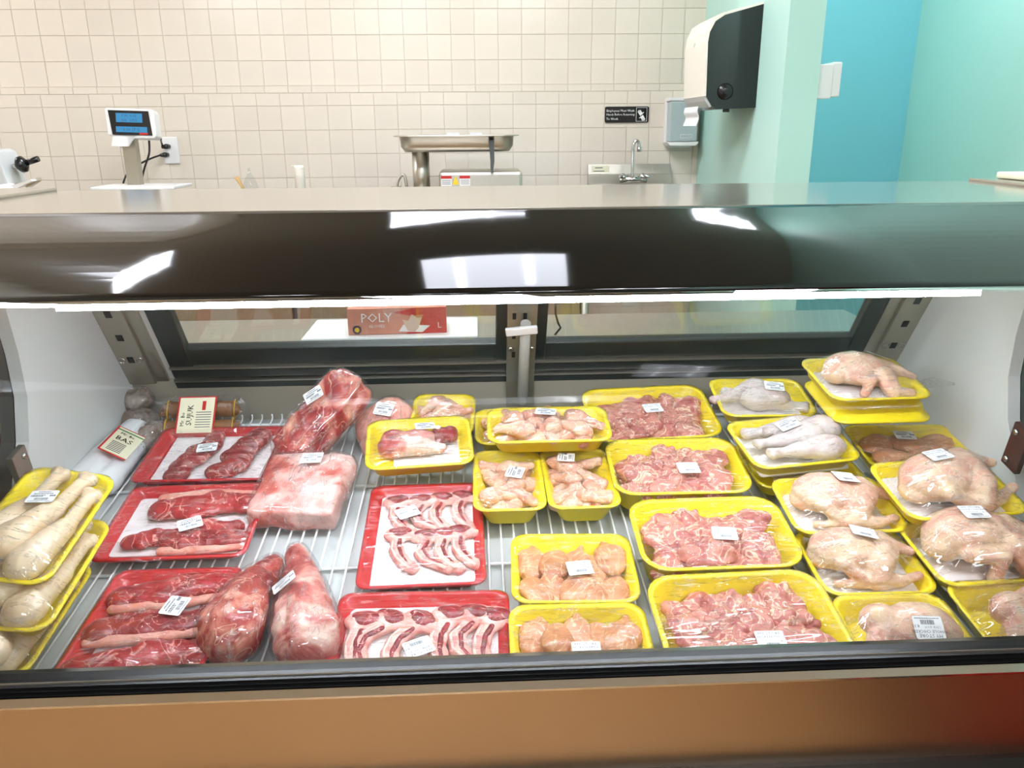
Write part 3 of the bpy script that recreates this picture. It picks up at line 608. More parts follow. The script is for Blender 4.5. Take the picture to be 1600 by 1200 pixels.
MB().tube(catmull([FQ(988, 285), FQ(988, 262), FQ(988.5, 240), FQ(990, 226), FQ(994, 220), FQ(998, 223), FQ(999, 232)], 6), .0075, 10).build('spout', 'chrome', fc)
MB().tube([FQ(999, 229), FQ(999, 237)], .011, 10).build('aerator', 'chrome', fc)
b0 = FQ(968, 282); b1 = FQ(1010, 282); MB().tube([(b0.x, 0, b0.z), (0, 0, b0.z+.006), (b1.x, 0, b1.z)], [.014, .018, .014], 10).build('body', 'chrome', fc)
for px in (974, 1004):
    p = FQ(px, 275); MB().tube([(p.x, 0, b0.z), (p.x, 0, p.z+.008)], [.015, .02], 10).build('valve', 'chrome', fc)
    MB().tube([(p.x, 0, p.z+.004), (p.x+(.025 if px > 990 else -.022), -.03, p.z-.002)], [.01, .006], 8).build('lever', 'chrome', fc)
# --- hand washing sign
sg = empty('hand_wash_sign', at(979, 179, YW-.012)); prop(sg, 'small black employees-must-wash-hands sign on the tiles above the sink', 'sign')
hw = (at(1013, 179, YW).x-at(945, 179, YW).x)/2; hh = (at(979, 166.5, YW).z-at(979, 191.5, YW).z)/2
MB().prism(rrect(2*hw, 2*hh, .008), -.006, 0, 'y').build('plate', 'black', sg)
ftext([('Employees Must Wash', .0145, -hw+.007, hh*.35, 'LEFT'), ('Hands Before Returning', .0138, -hw+.007, -.004, 'LEFT'), ('To Work', .0145, -hw+.007, -.024, 'LEFT')], 'whiteprint', sg, (0, -.0065, 0), (math.pi/2, 0, 0))
mb = MB(); bx = hw-.034
for a in ((-.026, .026, .03, .0315), (-.026, .026, -.0315, -.03), (-.026, -.0245, -.03, .03), (.0245, .026, -.03, .03)): mb.box(a[0]+bx, a[1]+bx, -.0066, -.006, a[2], a[3])

for cx_, cz_, ang in ((bx-.004, .004, -35), (bx+.004, -.012, 150)):        # two hands rubbing
    R_ = Matrix.Translation((cx_, 0, cz_)) @ Matrix.Rotation(math.radians(ang), 4, 'Y')
    mb.box(-.008, .008, -.0066, -.006, -.007, .006, R_)
    for f_, ln in ((-.0065, .010), (-.0022, .0125), (.0021, .0115), (.0064, .009)): mb.box(f_-.0016, f_+.0016, -.0066, -.006, .006, .006+ln, R_)
    mb.box(.008, .015, -.0066, -.006, -.005, -.0015, R_)
mb.build('hands_symbol', 'whiteprint', sg)['kind'] = 'stuff'
# --- soap dispenser
Y = YW-.014; sd = empty('soap_dispenser', at(1065, 195, Y)); prop(sd, 'white and translucent grey wall soap dispenser beside the sign', 'soap dispenser')
def DQ(x, y): p = at(x, y, Y-.06)-sd.location; return p.x, p.z
x0, z1 = DQ(1043, 153); x1, z0 = DQ(1087, 231)
MB().prism([(x0, z0+.02), (x0+.02, z0), (x1-.02, z0), (x1, z0+.02), (x1, z1), (x0, z1)], -.035, 0, 'y').build('back_housing', 'white', sd, .004)
MB().box(x0, x1, -.1, -.03, z1-.015, z1).build('top_cap', 'white', sd, .004)
MB().box(x0+.006, x1-.006, -.1, -.035, z0+.03, z1-.015).build('tank', 'bluegrey', sd, .008)
MB().prism([(x0-.002, z0+.028), (x0+.012, z0+.01), (x1-.012, z0+.01), (x1+.002, z0+.028)], -.11, -.03, 'y').build('push_tray', 'white', sd, .003)
MB().box(-.028, .028, -.1012, -.1, z0+.045, z0+.062).build('badge_frame', 'whiteprint', sd); MB().box(-.026, .026, -.1018, -.1013, z0+.047, z0+.06).build('badge', 'bluegrey', sd)
# --- paper towel dispenser on the partition, black side towards the viewer
ya = atx(1187, 90, XP).y; td = empty('towel_dispenser', (XP, ya, at(1150, 90, ya).z)); prop(td, 'white paper towel dispenser with smoked black sides on the mint partition', 'towel dispenser')
def TD(x, y): p = at(x, y, ya)-td.location; return p.x, p.z
prof = [TD(1187, 6), TD(1133, 23), TD(1118, 33), TD(1109, 50), TD(1106, 66), TD(1103, 150), TD(1112, 166), TD(1119, 171), TD(1183, 168)]
prof = [(min(a, 0), b) for a, b in prof]; prof[0] = (0, prof[0][1]); prof[-1] = (0, prof[-1][1])
cover = [(a+(-.004 if 0 < i < 7 else 0), b+(.004 if i < 4 else 0)) for i, (a, b) in enumerate(prof)]
D = .31
MB().prism(prof, 0, D, 'y').build('smoked_body', 'smoke', td)
# white front shell wraps the outer curve
sh = [Vector(p) for p in prof[:6]]; mb = MB(); th = .008
outer = [(p.x-th*.9 if i else p.x, p.y+(th if i < 3 else th*.4 if i < 4 else 0)) for i, p in enumerate(sh)]
outer[0] = (0, outer[0][1]); ring = [tuple(p) for p in sh]+outer[::-1]
MB().prism(ring, -.003, D+.003, 'y').build('front_shell', 'offwhite', td)
b0 = prof[5]; b1 = prof[6]
MB().prism([(b0[0]-th, b0[1]), (b0[0], b0[1]), (b1[0], b1[1]), (b1[0]-.008, b1[1]-.004), (b0[0]+.0, b0[1]-.018)], .004, D, 'y').build('lower_lip', 'grey', td)
q = TD(1133, 143); 
mb = MB(); mb.lathe([(.03, 0), (.03, .004), (.022, .012), (.008, .014)], 20); k_ = mb.build('knob', 'black', td); k_.location = (q[0], -.001, q[1]); k_.rotation_euler = (math.pi/2, 0, 0)
MB().box(-.003, .003, -.002, .002, -.008, .008).build('emblem', 'grey', td, 0, loc=(prof[4][0]-.009, D*.5, TD(1085, 65)[1]))
MB().box(-.012, .012, -.006, .006, -.012, 0).build('catch', 'black', td, .002, loc=(TD(1137, 170)[0], .02, TD(1137, 170)[1]))
pt = MB(); w_ = .2
prf = catmull([TD(1098, 166), TD(1096, 175), TD(1099, 184), TD(1094, 197)], 4); pt.prism(ribbon([tuple(p) for p in prf], .003), .06, .06+w_, 'y'); pt.build('paper_towel', 'paper', td)
# --- switch box on the far face of the partition
yb = 3.0; sb = empty('switch_box', (XP+.1255, yb, at(1292, 128, yb).z)); prop(sb, 'white surface-mounted box on the edge of the mint partition', 'switch box')
x1 = at(1307, 120, yb).x-sb.location.x; x0 = 0.0; z1 = at(1292, 98, yb).z-sb.location.z; z0 = at(1292, 155, yb).z-sb.location.z
MB().box(0, x1*.62, -.05, .06, z0, z1-.008).build('base', 'white', sb, .004); MB().box(x1*.62, x1, -.042, .052, z0+.006, z1).build('cover', 'white', sb, .006)
# --- cream object on the far right end of the case top, seen at the frame edge
o = box('plastic_tray', 'cream', at(1576, 276, 1.55).x, 1.0, 1.5, 1.59, 1.3495, 1.362, bevel=.004); prop(o, 'small cream plastic tray lying on the right end of the case top', 'tray')
# --- unseen red cooler, added for the red reflection in the steel front
rc = empty('added_red_cooler', (1.18, -.2, 0)); prop(rc, 'unseen red cooler added beside the viewer for its red reflection in the steel front', 'cooler')
MB().box(-.34, .36, -.75, .65, .1, 1.5).build('cabinet', plain('red_paint', (170, 18, 20), .35), rc, .02); MB().box(-.3, .34, -.7, .6, 0, .1).build('plinth', 'black', rc)
MB().box(-.36, -.34, -.68, -.06, .2, 1.4).build('door', 'smoke', rc, .004); MB().box(-.36, -.34, -.04, .58, .2, 1.4).build('door', 'smoke', rc, .004)
# ================================================================== packaged meat
def pose(cs, lift, tilt=0.0, roll=0.0, size=None, anchor='c'):
    """rim rectangle seen at four picture corners, lying in a plane above the deck -> matrix at the rim centre, length, width"""
    c = [sum(p[i] for p in cs)/4 for i in (0, 1)]; P = deck(c[0], c[1], lift); a = SL+math.radians(tilt)
    n = Matrix.Rotation(math.radians(roll), 3, 'Y') @ Vector((0, -math.sin(a), math.cos(a)))
    q = [onplane(x, y, P, n) for x, y in cs]; ex = (q[1]-q[0]+q[2]-q[3]).normalized(); ey = n.cross(ex).normalized()
    L = (abs((q[1]-q[0]).dot(ex))+abs((q[2]-q[3]).dot(ex)))/2; W = (abs((q[0]-q[3]).dot(ey))+abs((q[1]-q[2]).dot(ey)))/2; C = (q[0]+q[1]+q[2]+q[3])/4
    if size:
        if anchor == 't': C = (q[0]+q[1])/2 - ey*size[1]/2
        if anchor == 'tl': C = q[0] + ex*size[0]/2 - ey*size[1]/2
        if anchor == 'tr': C = q[1] - ex*size[0]/2 - ey*size[1]/2
        if anchor == 'l': C = (q[0]+q[3])/2 + ex*size[0]/2
        L, W = size
    m = Matrix((ex, ey, n)).transposed().to_4x4(); m.translation = C; return m, L, W
def pose_edge(tr, br, lift, tilt, roll, L, W):
    """tray whose right rim runs between two picture points"""
    P = deck((tr[0]+br[0])/2, (tr[1]+br[1])/2, lift); a = SL+math.radians(tilt); n = Matrix.Rotation(math.radians(roll), 3, 'Y') @ Vector((0, -math.sin(a), math.cos(a)))
    q0, q1 = onplane(*tr, P, n), onplane(*br, P, n); ey = (q0-q1).normalized(); ex = ey.cross(n)
    m = Matrix((ex, ey, n)).transposed().to_4x4(); m.translation = q0 - ex*L/2 - ey*W/2; return m
TRAYS = {}
def tray_mesh(L, W, h, r=.03, slope=.5, lip=.006, t=.0035):
    key = (round(L, 3), round(W, 3), h, r)
    if key in TRAYS: return TRAYS[key]
    d = h*slope; secs = [(d+.006, 0, r*.7), (d, .004, r*.75), (lip+.001, h-.004, r*.95), (0, h-.003, r), (0, h, r), (lip, h, r*.95), (lip+.003, h-.003, r*.9), (d+t, .006, r*.7), (d+t+.006, .003, r*.6)]
    mb = MB(); loops = [[(x, y, z) for x, y in rrect(L-2*i, W-2*i, max(rr, .006), 5)] for i, z, rr in secs]; vs = [p for l in loops for p in l]; n = len(loops[0])
    mb.add(vs, [(i*n+k, i*n+(k+1) % n, (i+1)*n+(k+1) % n, (i+1)*n+k) for i in range(len(loops)-1) for k in range(n)], True)
    mb.add(vs, [tuple(range(n-1, -1, -1)), tuple(range((len(loops)-1)*n, len(loops)*n))]); me = mb.mesh('tray'); TRAYS[key] = me; return me
def verts_of(parts):
    V, F = [], []
    for o in parts:
        m = o.matrix_basis; b = len(V); V += [m @ v.co for v in o.data.vertices]; F += [tuple(i+b for i in p.vertices) for p in o.data.polygons]
    return V, F
def drape(L, W, r, zr, parts, over=.0, n=26):
    """taut film from rim to rim, lifted where the contents stand proud"""
    V, F = verts_of(parts); bv = BVHTree.FromPolygons(V, F) if V else None
    X = np.zeros((n+1, n+1)); Y = np.zeros((n+1, n+1))
    for i in range(n+1):
        for j in range(n+1):
            a, b = 2*i/n-1, 2*j/n-1; s = max(abs(a), abs(b))
            if s == 0: continue
            da, db = a/s*(L/2+over), b/s*(W/2+over)
            ex, ey = abs(da)-(L/2-r), abs(db)-(W/2-r)
            if ex > 0 and ey > 0:
                k = math.hypot(ex, ey)
                if k > r+over: f = (r+over)/k; da = math.copysign(L/2-r+ex*f, da); db = math.copysign(W/2-r+ey*f, db)
            X[i, j] = da*s; Y[i, j] = db*s
    Hc = np.full((n+1, n+1), -1.0)
    if bv:
        for i in range(n+1):
            for j in range(n+1):
                hit = bv.ray_cast(Vector((X[i, j], Y[i, j], .6)), Vector((0, 0, -1)))
                if hit[0] is not None: Hc[i, j] = hit[0].z+.0022
    H = np.maximum(Hc, zr); H[0, :] = H[-1, :] = H[:, 0] = H[:, -1] = zr
    for _ in range(160):
        A = .25*(H[:-2, 1:-1]+H[2:, 1:-1]+H[1:-1, :-2]+H[1:-1, 2:]); H[1:-1, 1:-1] = np.maximum(A, Hc[1:-1, 1:-1])
    vs = [(X[i, j], Y[i, j], H[i, j]) for i in range(n+1) for j in range(n+1)]; m = n+1
    # skirt over the rim and down the outside of the tray
    loop = [(i, 0) for i in range(n)]+[(n, j) for j in range(n)]+[(i, n) for i in range(n, 0, -1)]+[(0, j) for j in range(n, 0, -1)]
    fs = [(i*m+j, (i+1)*m+j, (i+1)*m+j+1, i*m+j+1) for i in range(n) for j in range(n)]
    base = len(vs)
    for i, j in loop: vs.append((X[i, j]*1.004, Y[i, j]*1.004, zr-.006))
    k = len(loop); fs += [(loop[a][0]*m+loop[a][1], base+a, base+(a+1) % k, loop[(a+1) % k][0]*m+loop[(a+1) % k][1]) for a in range(k)]
    me = bpy.data.meshes.new('film'); me.from_pydata(vs, [], fs); me.polygons.foreach_set('use_smooth', [True]*len(fs)); me.update(); return me
PRINTS = {}
def print_mesh(kind):
    if kind in PRINTS: return PRINTS[kind]
    rnd = random.Random(3); lines = []
    names = dict(breast='CHICKEN BREAST', thigh='CHICKEN THIGH', whole='WHOLE CHICKEN', chops='LAMB CHOPS')
    mb = MB()
    def q(x0, x1, y0, y1): mb.add([(x0, y0, 0), (x1, y0, 0), (x1, y1, 0), (x0, y1, 0)], [(0, 1, 2, 3)])
    if kind in names:
        tm = text_mesh([('MY STORE', .0072, 0, .0095, 'CENTER'), (names[kind], .0062, 0, .0037, 'CENTER'), ('1.29 lb  $ 6.99', .004, -.017, -.002, 'LEFT'), ('8.33', .0062, .013, -.004, 'LEFT')])
        mb.add([tuple(v.co) for v in tm.vertices], [tuple(p.vertices) for p in tm.polygons])
    else:
        for yy, a, b in ((.0115, -.010, .010), (.0065, -.015, .014), (.0015, -.017, .004), (-.0015, -.017, .001)):
            x = a
            while x < b: wd = rnd.uniform(.0012, .004); q(x, min(b, x+wd), yy, yy+.0022); x += wd+.0009
        x = .011
        for wd in (.0022, .0022, .0022): q(x, x+wd, -.001, .004); x += .0031
    x = -.009
    while x < .010:
        wd = rnd.choice((.0005, .0008, .0012)); q(x, x+wd, -.0112, -.0045); x += wd+rnd.choice((.0006, .0009))
    x = -.017
    while x < .016: wd = rnd.uniform(.001, .003); q(x, x+wd, -.0142, -.0131); x += wd+.0008
    me = bpy.data.meshes.new('print'); me.from_pydata(mb.v, [], mb.f); me.update(); me.materials.append(MT['ink']); PRINTS[kind] = me; return me
LAB = None
def label_mesh():
    global LAB
    if LAB: return LAB
    mb = MB(); mb.prism(rrect(.042, .034, .003, 3), 0, .0005, 'z'); LAB = mb.mesh('price_label'); LAB.materials.append(MT['paper']); return LAB
def put_label(root, film, x, y, rot, kind='plain', scale=1.0, up=.0016):
    me = film.data; V = [film.matrix_basis @ v.co for v in me.vertices]; bv = BVHTree.FromPolygons(V, [tuple(p.vertices) for p in me.polygons]); N = Vector((0, 0, 0)); zs = []
    for dx in (-.015, 0, .015):
        for dy in (-.012, 0, .012):
            h = bv.ray_cast(Vector((x+dx, y+dy, .6)), Vector((0, 0, -1)))
            if h[0] is not None: nn = h[1] if h[1].z > 0 else -h[1]; N += nn; zs.append(h[0].z - (0 if dx or dy else 0))
    hc = bv.ray_cast(Vector((x, y, .6)), Vector((0, 0, -1)))
    N = N.normalized() if N.length else Vector((0, 0, 1)); z = hc[0].z if hc[0] is not None else max(zs+[0])
    q = Vector((0, 0, 1)).rotation_difference(N).to_matrix().to_4x4()
    m = Matrix.Translation(Vector((x, y, z))+N*up) @ q @ Matrix.Rotation(math.radians(rot), 4, 'Z') @ Matrix.Scale(scale, 4)
    l = link('price_label', label_mesh(), None, root, mw=m); link('print', print_mesh(kind), None, l, loc=(0, 0, .0008)); return l
def part(root, name, me, mat, x=0, y=0, z=0, rz=0, rx=0, ry=0, s=1.0):
    if not me.materials: me.materials.append(MT[mat])
    o = link(name, me, None, root)
    sv = s if isinstance(s, tuple) else (s, s, s)
    o.matrix_local = Matrix.Translation((x, y, z)) @ Matrix.Rotation(math.radians(rz), 4, 'Z') @ Matrix.Rotation(math.radians(ry), 4, 'Y') @ Matrix.Rotation(math.radians(rx), 4, 'X') @ Matrix.Diagonal((*sv, 1)); return o
def package(name, lab, cat, cs, lift, h, color, fill, label=(0, 0, 0), kind='plain', tilt=0, roll=0, size=None, anchor='c', r=.03, slope=.5, pad=None, group=None, film=True, lscale=1.0, flip=False, over=0.0, mw=None):
    if mw is None: m, L, W = pose(cs, lift, tilt, roll, size, anchor)
    else: m = mw; L, W = size
    m = m @ Matrix.Translation((0, 0, -h)); root = empty(name, mw=m); prop(root, lab, cat, group)
    t = link('tray', tray_mesh(L, W, h, r, slope), None, root)
    if not t.data.materials: t.data.materials.append(MT[color])
    if pad:
        pl, pw, px, py = pad; mb = MB(); mb.prism(rrect(L*pl, W*pw, .008, 3), .0045, .0065, 'z'); o = mb.build('absorbent_pad', 'pad', root, loc=(px*L, py*W, 0))
    parts = fill(root, L, W, h) if fill else []
    if film:
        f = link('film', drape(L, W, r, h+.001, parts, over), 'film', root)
        if label:
            ls = label if isinstance(label, list) else [label]
            for l in ls: put_label(root, f, l[0]*L, l[1]*W, l[2], kind, lscale)
    return root
# ---------- food shapes
def thigh_shape(seed):
    r = random.Random(seed); els = [('e', (0, 0, .006), (.045, .03, .009)), ('e', (r.uniform(-.02, .02), r.uniform(-.01, .01), .012), (.03, .018, .009), r.uniform(0, 3))]
    for k in range(3):
        a = r.uniform(0, 6.28); els.append(('e', (math.cos(a)*.028, math.sin(a)*.018, .008), (r.uniform(.016, .026), r.uniform(.01, .016), r.uniform(.006, .011)), r.uniform(0, 3)))
    els.append(('c', (-.035, r.uniform(-.015, .015), .012), .005, (.03, r.uniform(-.02, .02), .014), .006))
    return blob(els, .0034, 2, .0045, 42, seed=seed)
def fillet_shape(seed):
    r = random.Random(seed); return blob([('e', (0, 0, .006), (.034, .021, .0085)), ('e', (.008, r.uniform(-.004, .004), .007), (.024, .019, .009)), ('c', (.02, 0, .006), .008, (.041, r.uniform(-.006, .006), .005), .005)], .0034, 3, .002, 35, seed=seed)
def drum_shape(seed=0): return blob([('e', (-.026, 0, .02), (.03, .021, .02)), ('c', (-.01, 0, .02), .017, (.035, .0, .016), .0085), ('c', (.035, 0, .016), .008, (.052, 0, .016), .008), ('e', (.054, .003, .017), (.007, .009, .008)), ('e', (.054, -.005, .015), (.007, .007, .007))], .0032, 3, .0015, 40, seed=seed)
def drumette_shape(seed=0): return blob([('e', (-.014, 0, .014), (.02, .015, .0135)), ('c', (0, 0, .013), .011, (.024, .002, .011), .006), ('e', (.026, .002, .011), (.008, .008, .007))], .0028, 2, .0018, 60, seed=seed)
def flat_shape(seed=0): return blob([('c', (-.024, 0, .009), .009, (.024, .004, .009), .008), ('c', (-.022, .009, .008), .008, (.022, .01, .008), .007), ('e', (-.026, .004, .009), (.009, .013, .009)), ('e', (.025, .006, .009), (.009, .01, .008))], .0028, 2, .0018, 60, seed=seed)
def chicken_shape(v=0):
    if v == 0: els = [('e', (-.018, .005, .045), (.066, .05, .043)), ('e', (.03, .006, .04), (.045, .046, .038)), ('e', (-.06, .0, .03), (.026, .03, .025)),
        ('c', (.032, -.032, .05), .026, (.024, -.055, .022), .021), ('c', (.022, -.058, .02), .018, (.07, -.05, .02), .0125), ('c', (.07, -.05, .02), .011, (.094, -.042, .024), .009), ('e', (.097, -.041, .025), (.009, .01, .009)),
        ('c', (-.035, -.042, .05), .015, (.0, -.06, .022), .012), ('c', (.0, -.062, .018), .011, (-.045, -.06, .012), .008), ('c', (.045, .03, .05), .022, (.085, .02, .04), .012), ('c', (.085, .02, .04), .01, (.1, .012, .04), .009)]
    elif v == 1: els = [('e', (-.012, .01, .048), (.07, .05, .045)), ('e', (-.055, .0, .035), (.03, .034, .03)), ('e', (.04, .01, .04), (.036, .042, .036)),
        ('c', (-.03, -.04, .045), .016, (.012, -.05, .05), .014), ('c', (.012, -.05, .05), .013, (.002, -.062, .012), .011), ('c', (.042, -.03, .055), .024, (.06, -.055, .022), .02), ('c', (.06, -.055, .022), .017, (.1, -.05, .02), .012), ('c', (.05, .02, .055), .022, (.085, .0, .052), .013), ('c', (.085, .0, .052), .011, (.11, -.005, .045), .009)]
    else: els = [('e', (.015, .0, .04), (.062, .048, .04)), ('e', (.05, -.005, .034), (.034, .04, .03)), ('e', (-.04, .012, .045), (.036, .03, .032)), ('c', (-.035, .01, .05), .026, (-.058, -.03, .03), .02), ('c', (-.058, -.03, .03), .017, (-.05, -.06, .02), .01), ('c', (-.03, -.045, .03), .016, (.02, -.058, .02), .012), ('e', (-.02, -.045, .022), (.024, .02, .018))]
    return blob(els, .0036, 3, .0016, 45, seed=v)
def chop_shapes(v):
    c = [1, -1, .4, .8][v]*.004
    p = [(-.004, -.02), (-.010+c, -.04), (-.006+c, -.062), (.006, -.082), (.014, -.094)]
    els = [('e', (.002, 0, .006), (.021, .019, .008)), ('e', (.018, -.008, .006), (.012, .009, .007))]
    for a, b in zip(p[:-1], p[1:]): els.append(('c', (*a, .005), .0075, (*b, .005), .0062))
    for a, b in zip(p[:-1], p[1:]): els.append(('c', (a[0]+.007, a[1]+.004, .005), .006, (b[0]+.005, b[1]+.002, .005), .005))
    base = blob(els, .0026, 2, .0008, 60, seed=v)
    eye = blob([('e', (.004, .001, .0095), (.0145, .0135, .006)), ('e', (-.004, .004, .0095), (.009, .009, .0055))], .0022, 2, .0008, 70, seed=v+5)
    strip = blob([('c', (p[0][0]+.006, p[0][1]+.002, .0085), .0035, (p[1][0]+.006, p[1][1]+.002, .0095), .0032), ('c', (p[1][0]+.006, p[1][1]+.002, .0095), .0032, (p[2][0]+.005, p[2][1], .0095), .003), ('c', (p[2][0]+.005, p[2][1], .0095), .003, (p[3][0]+.003, p[3][1], .009), .0026)], .0018, 1)
    bone = MB().tube([(a[0]-.003, a[1], .0098) for a in p], [.0016, .0018, .002, .0022, .0026], 6).mesh('bone')
    return base, eye, strip, bone
def steak_shape(L, W, T, seed, taper=.7):
    r = random.Random(seed); els = []
    n = 6
    for k in range(n):
        t = k/(n-1); x = -L/2+L*t; w = W/2*(1-(1-taper)*abs(2*t-.9)); els.append(('e', (x*.86, r.uniform(-.1, .1)*W, T/2), (L/n*1.05, w*r.uniform(.88, 1.05), T*.56)))
    return blob(els, .0036, 5, .002, 30, seed=seed, flat=.001)
THIGH = [thigh_shape(i) for i in range(6)]; FIL = [fillet_shape(i) for i in range(4)]; DRUM = [drum_shape(i) for i in range(2)]; DRT = [drumette_shape(i) for i in range(3)]; FLT = [flat_shape(i) for i in range(2)]
CHK = [chicken_shape(i) for i in range(3)]; CHOP = [chop_shapes(i) for i in range(4)]
STK = [steak_shape(.14, .055, .02, 1), steak_shape(.13, .05, .022, 2, .85), steak_shape(.12, .045, .02, 3, .6), steak_shape(.15, .05, .024, 4, .75)]
# ---------- fillings
def f_thighs(seed, n=11, top=.9):
    def f(root, L, W, h):
        r = random.Random(seed); out = []; d = h*.28+.006; l, w = L-2*d, W-2*d; nx = 3 if n < 10 else 4; rows = 3
        for j in range(rows):
            for i in range(nx):
                x = (-.5+(i+.5)/nx)*l*.82 + r.uniform(-.005, .005); y = (.46-(j+.5)/rows)*w*.9 + r.uniform(-.006, .006)
                s = r.uniform(1.05, 1.25)*min(1.0, l/.22)
                out.append(part(root, 'chicken_thigh', THIGH[r.randrange(6)], 'thigh', x, y, .014+.010*j/rows+.012*((i+j) % 2), r.uniform(-60, 60)+90*(r.random() < .35), r.uniform(-12, 12), r.uniform(-12, 12), (s, s, s*1.15)))
        for k in range(3): out.append(part(root, 'chicken_thigh', THIGH[r.randrange(6)], 'thigh', r.uniform(-.3, .3)*l, r.uniform(-.3, .15)*w, .033, r.uniform(0, 180), r.uniform(-8, 8), 0, .95))
        return out
    return f
def f_breast(seed):
    def f(root, L, W, h):
        r = random.Random(seed); out = []; d = h*.35+.006; l, w = L-2*d, W-2*d
        for j in range(2):
            for i in range(5):
                x = (-.5+(i+.5)/5)*l*.96+r.uniform(-.004, .004); y = (.2-.5*j)*w+r.uniform(-.008, .008); out.append(part(root, 'chicken_fillet', FIL[r.randrange(4)], 'breast', x, y, .010+.004*((i*2+j) % 3), (84 if r.random() < .6 else -96)+r.uniform(-28, 28), 0, r.uniform(-9, 2), (1.12*w/.125, r.uniform(1.2, 1.45), 1.3)))
        return out
    return f
def f_wings(seed, nx, ny):
    def f(root, L, W, h):
        r = random.Random(seed); out = []; d = h*.5+.006; l, w = L-2*d, W-2*d
        for lay in range(2):
            for j in range(ny):
                for i in range(nx):
                    if lay and (i+j) % 2: continue
                    x = (-.5+(i+.5)/nx)*l*.88+r.uniform(-.004, .004); y = (.53-(j+.5)/ny)*w*.8+r.uniform(-.004, .004)
                    me = DRT[r.randrange(3)] if r.random() < .55 else FLT[r.randrange(2)]
                    out.append(part(root, 'chicken_wing', me, 'wing', x, y, .01+lay*.018, r.uniform(0, 360), r.uniform(-15, 15), r.uniform(-12, 12), r.uniform(1.05, 1.3)))
        return out
    return f
def f_chicken(v, s=1.0, rz=0, x=0, y=0, z=.006, mat='skin'):
    def f(root, L, W, h):
        k = s*.92*L/.2; me = CHK[v]
        return [part(root, 'chicken', me, mat, x*L, y*W, z, rz, 0, 0, (k, k*.95, k*.83))]
    return f
def f_drums(spots, mat='skinpale', s=1.0, me=None):
    def f(root, L, W, h): return [part(root, 'drumstick', DRUM[i % 2], mat, x*L, y*W, z, rz, 0, 0, s*L/.2) for i, (x, y, z, rz) in enumerate(spots)]
    return f
def f_chops(spots, s=1.0):
    def f(root, L, W, h):
        out = []
        for i, (x, y, rz, v) in enumerate(spots):
            b, e, st_, bo = CHOP[v]; o = part(root, 'lamb_chop', b, 'lambfat', x*L, y*W, .007, rz, 0, 0, (s*1.22, s, s))
            part(o, 'meat_eye', e, 'lambeye'); part(o, 'rib_meat', st_, 'lambeye'); part(o, 'rib_bone', bo, 'bone'); out.append(o)
        return out
    return f
def f_steaks(spots, mat='beef'):
    """spots: x, y, rz, shape, sx, sy, fat side (-1 front, 1 back, 0 none)"""
    def f(root, L, W, h):
        out = []
        for i, (x, y, rz, v, sx, sy, fs) in enumerate(spots):
            o = part(root, 'steak', STK[v], mat, x*L, y*W, .0068, rz, 0, 0, (sx, sy, 1.0)); out.append(o)
            if fs:
                l = STK[v]; xs = [q.co.x for q in l.vertices]; ys = [q.co.y for q in l.vertices]; a, b, yy = min(xs)*.86, max(xs)*.86, (max(ys) if fs > 0 else min(ys))*.84
                fm = blob([('c', (a, yy*.9, .009), .0075, (0, yy*1.06, .01), .008), ('c', (0, yy*1.06, .01), .008, (b, yy*.86, .009), .006)], .003, 2, .001, 50, seed=i)
                out.append(part(o, 'fat_edge', fm, 'fatpink'))
        return [q for q in out if q.name.startswith('steak')]
    return f
Yg = 'yellow foam trays of poultry'; Rg = 'red foam trays of meat'
# ---------- centre column
package('chicken_breast_package', 'yellow tray of chicken breast fillets just behind the front chicken breast tray', 'meat tray', [(797, 835), (983, 833), (1003, 942), (800, 942)], .058, .04, 'yellow', f_breast(1), (.05, -.04, 8), 'breast', 3, pad=None, slope=.35, group=Yg)
package('chicken_breast_package', 'front yellow tray of chicken breast fillets against the glass in the middle', 'meat tray', [(797, 945), (1000, 940), (1020, 1035), (792, 1040)], .058, .04, 'yellow', f_breast(2), (.03, -.11, 0), 'breast', 3, size=(.21, .165), anchor='t', slope=.35, group=Yg)
package('chicken_thigh_package', 'large yellow tray of boneless chicken thighs farthest back against the rear ledge', 'meat tray', [(910, 610), (1095, 598), (1132, 682), (925, 690)], .088, .055, 'yellow', f_thighs(3), (.02, .0, 5), 'thigh', 8, r=.04, slope=.28, group=Yg)
package('chicken_thigh_package', 'large yellow tray of boneless chicken thighs, second from the back', 'meat tray', [(940, 688), (1140, 682), (1185, 770), (965, 772)], .085, .055, 'yellow', f_thighs(4), (.06, -.15, 3), 'thigh', 6, r=.04, slope=.28, group=Yg)
package('chicken_thigh_package', 'large yellow tray of boneless chicken thighs, third from the back', 'meat tray', [(980, 782), (1215, 773), (1258, 885), (1005, 892)], .08, .055, 'yellow', f_thighs(5), (.05, -.1, -8), 'thigh', 5, r=.045, slope=.28, group=Yg)
package('chicken_thigh_package', 'large yellow tray of boneless chicken thighs at the front against the glass', 'meat tray', [(1012, 900), (1262, 888), (1330, 1005), (1040, 1020)], .078, .055, 'yellow', f_thighs(6), (.06, -.24, -2), 'thigh', 5, size=(.278, .2), anchor='t', r=.045, slope=.28, group=Yg)
package('chicken_wing_package', 'yellow tray of chicken pieces lying across the two narrow wing trays', 'meat tray', [(759, 636), (947, 635), (957, 686), (763, 694)], .135, .042, 'yellow', f_wings(7, 6, 3), (-.02, .1, -12), 'plain', 5, group=Yg)
package('chicken_wing_package', 'yellow tray mostly hidden under the tray of chicken pieces', 'meat tray', [(741, 638), (915, 637), (921, 689), (744, 696)], .075, .04, 'yellow', f_wings(8, 6, 3), None, 'plain', 3, group=Yg)
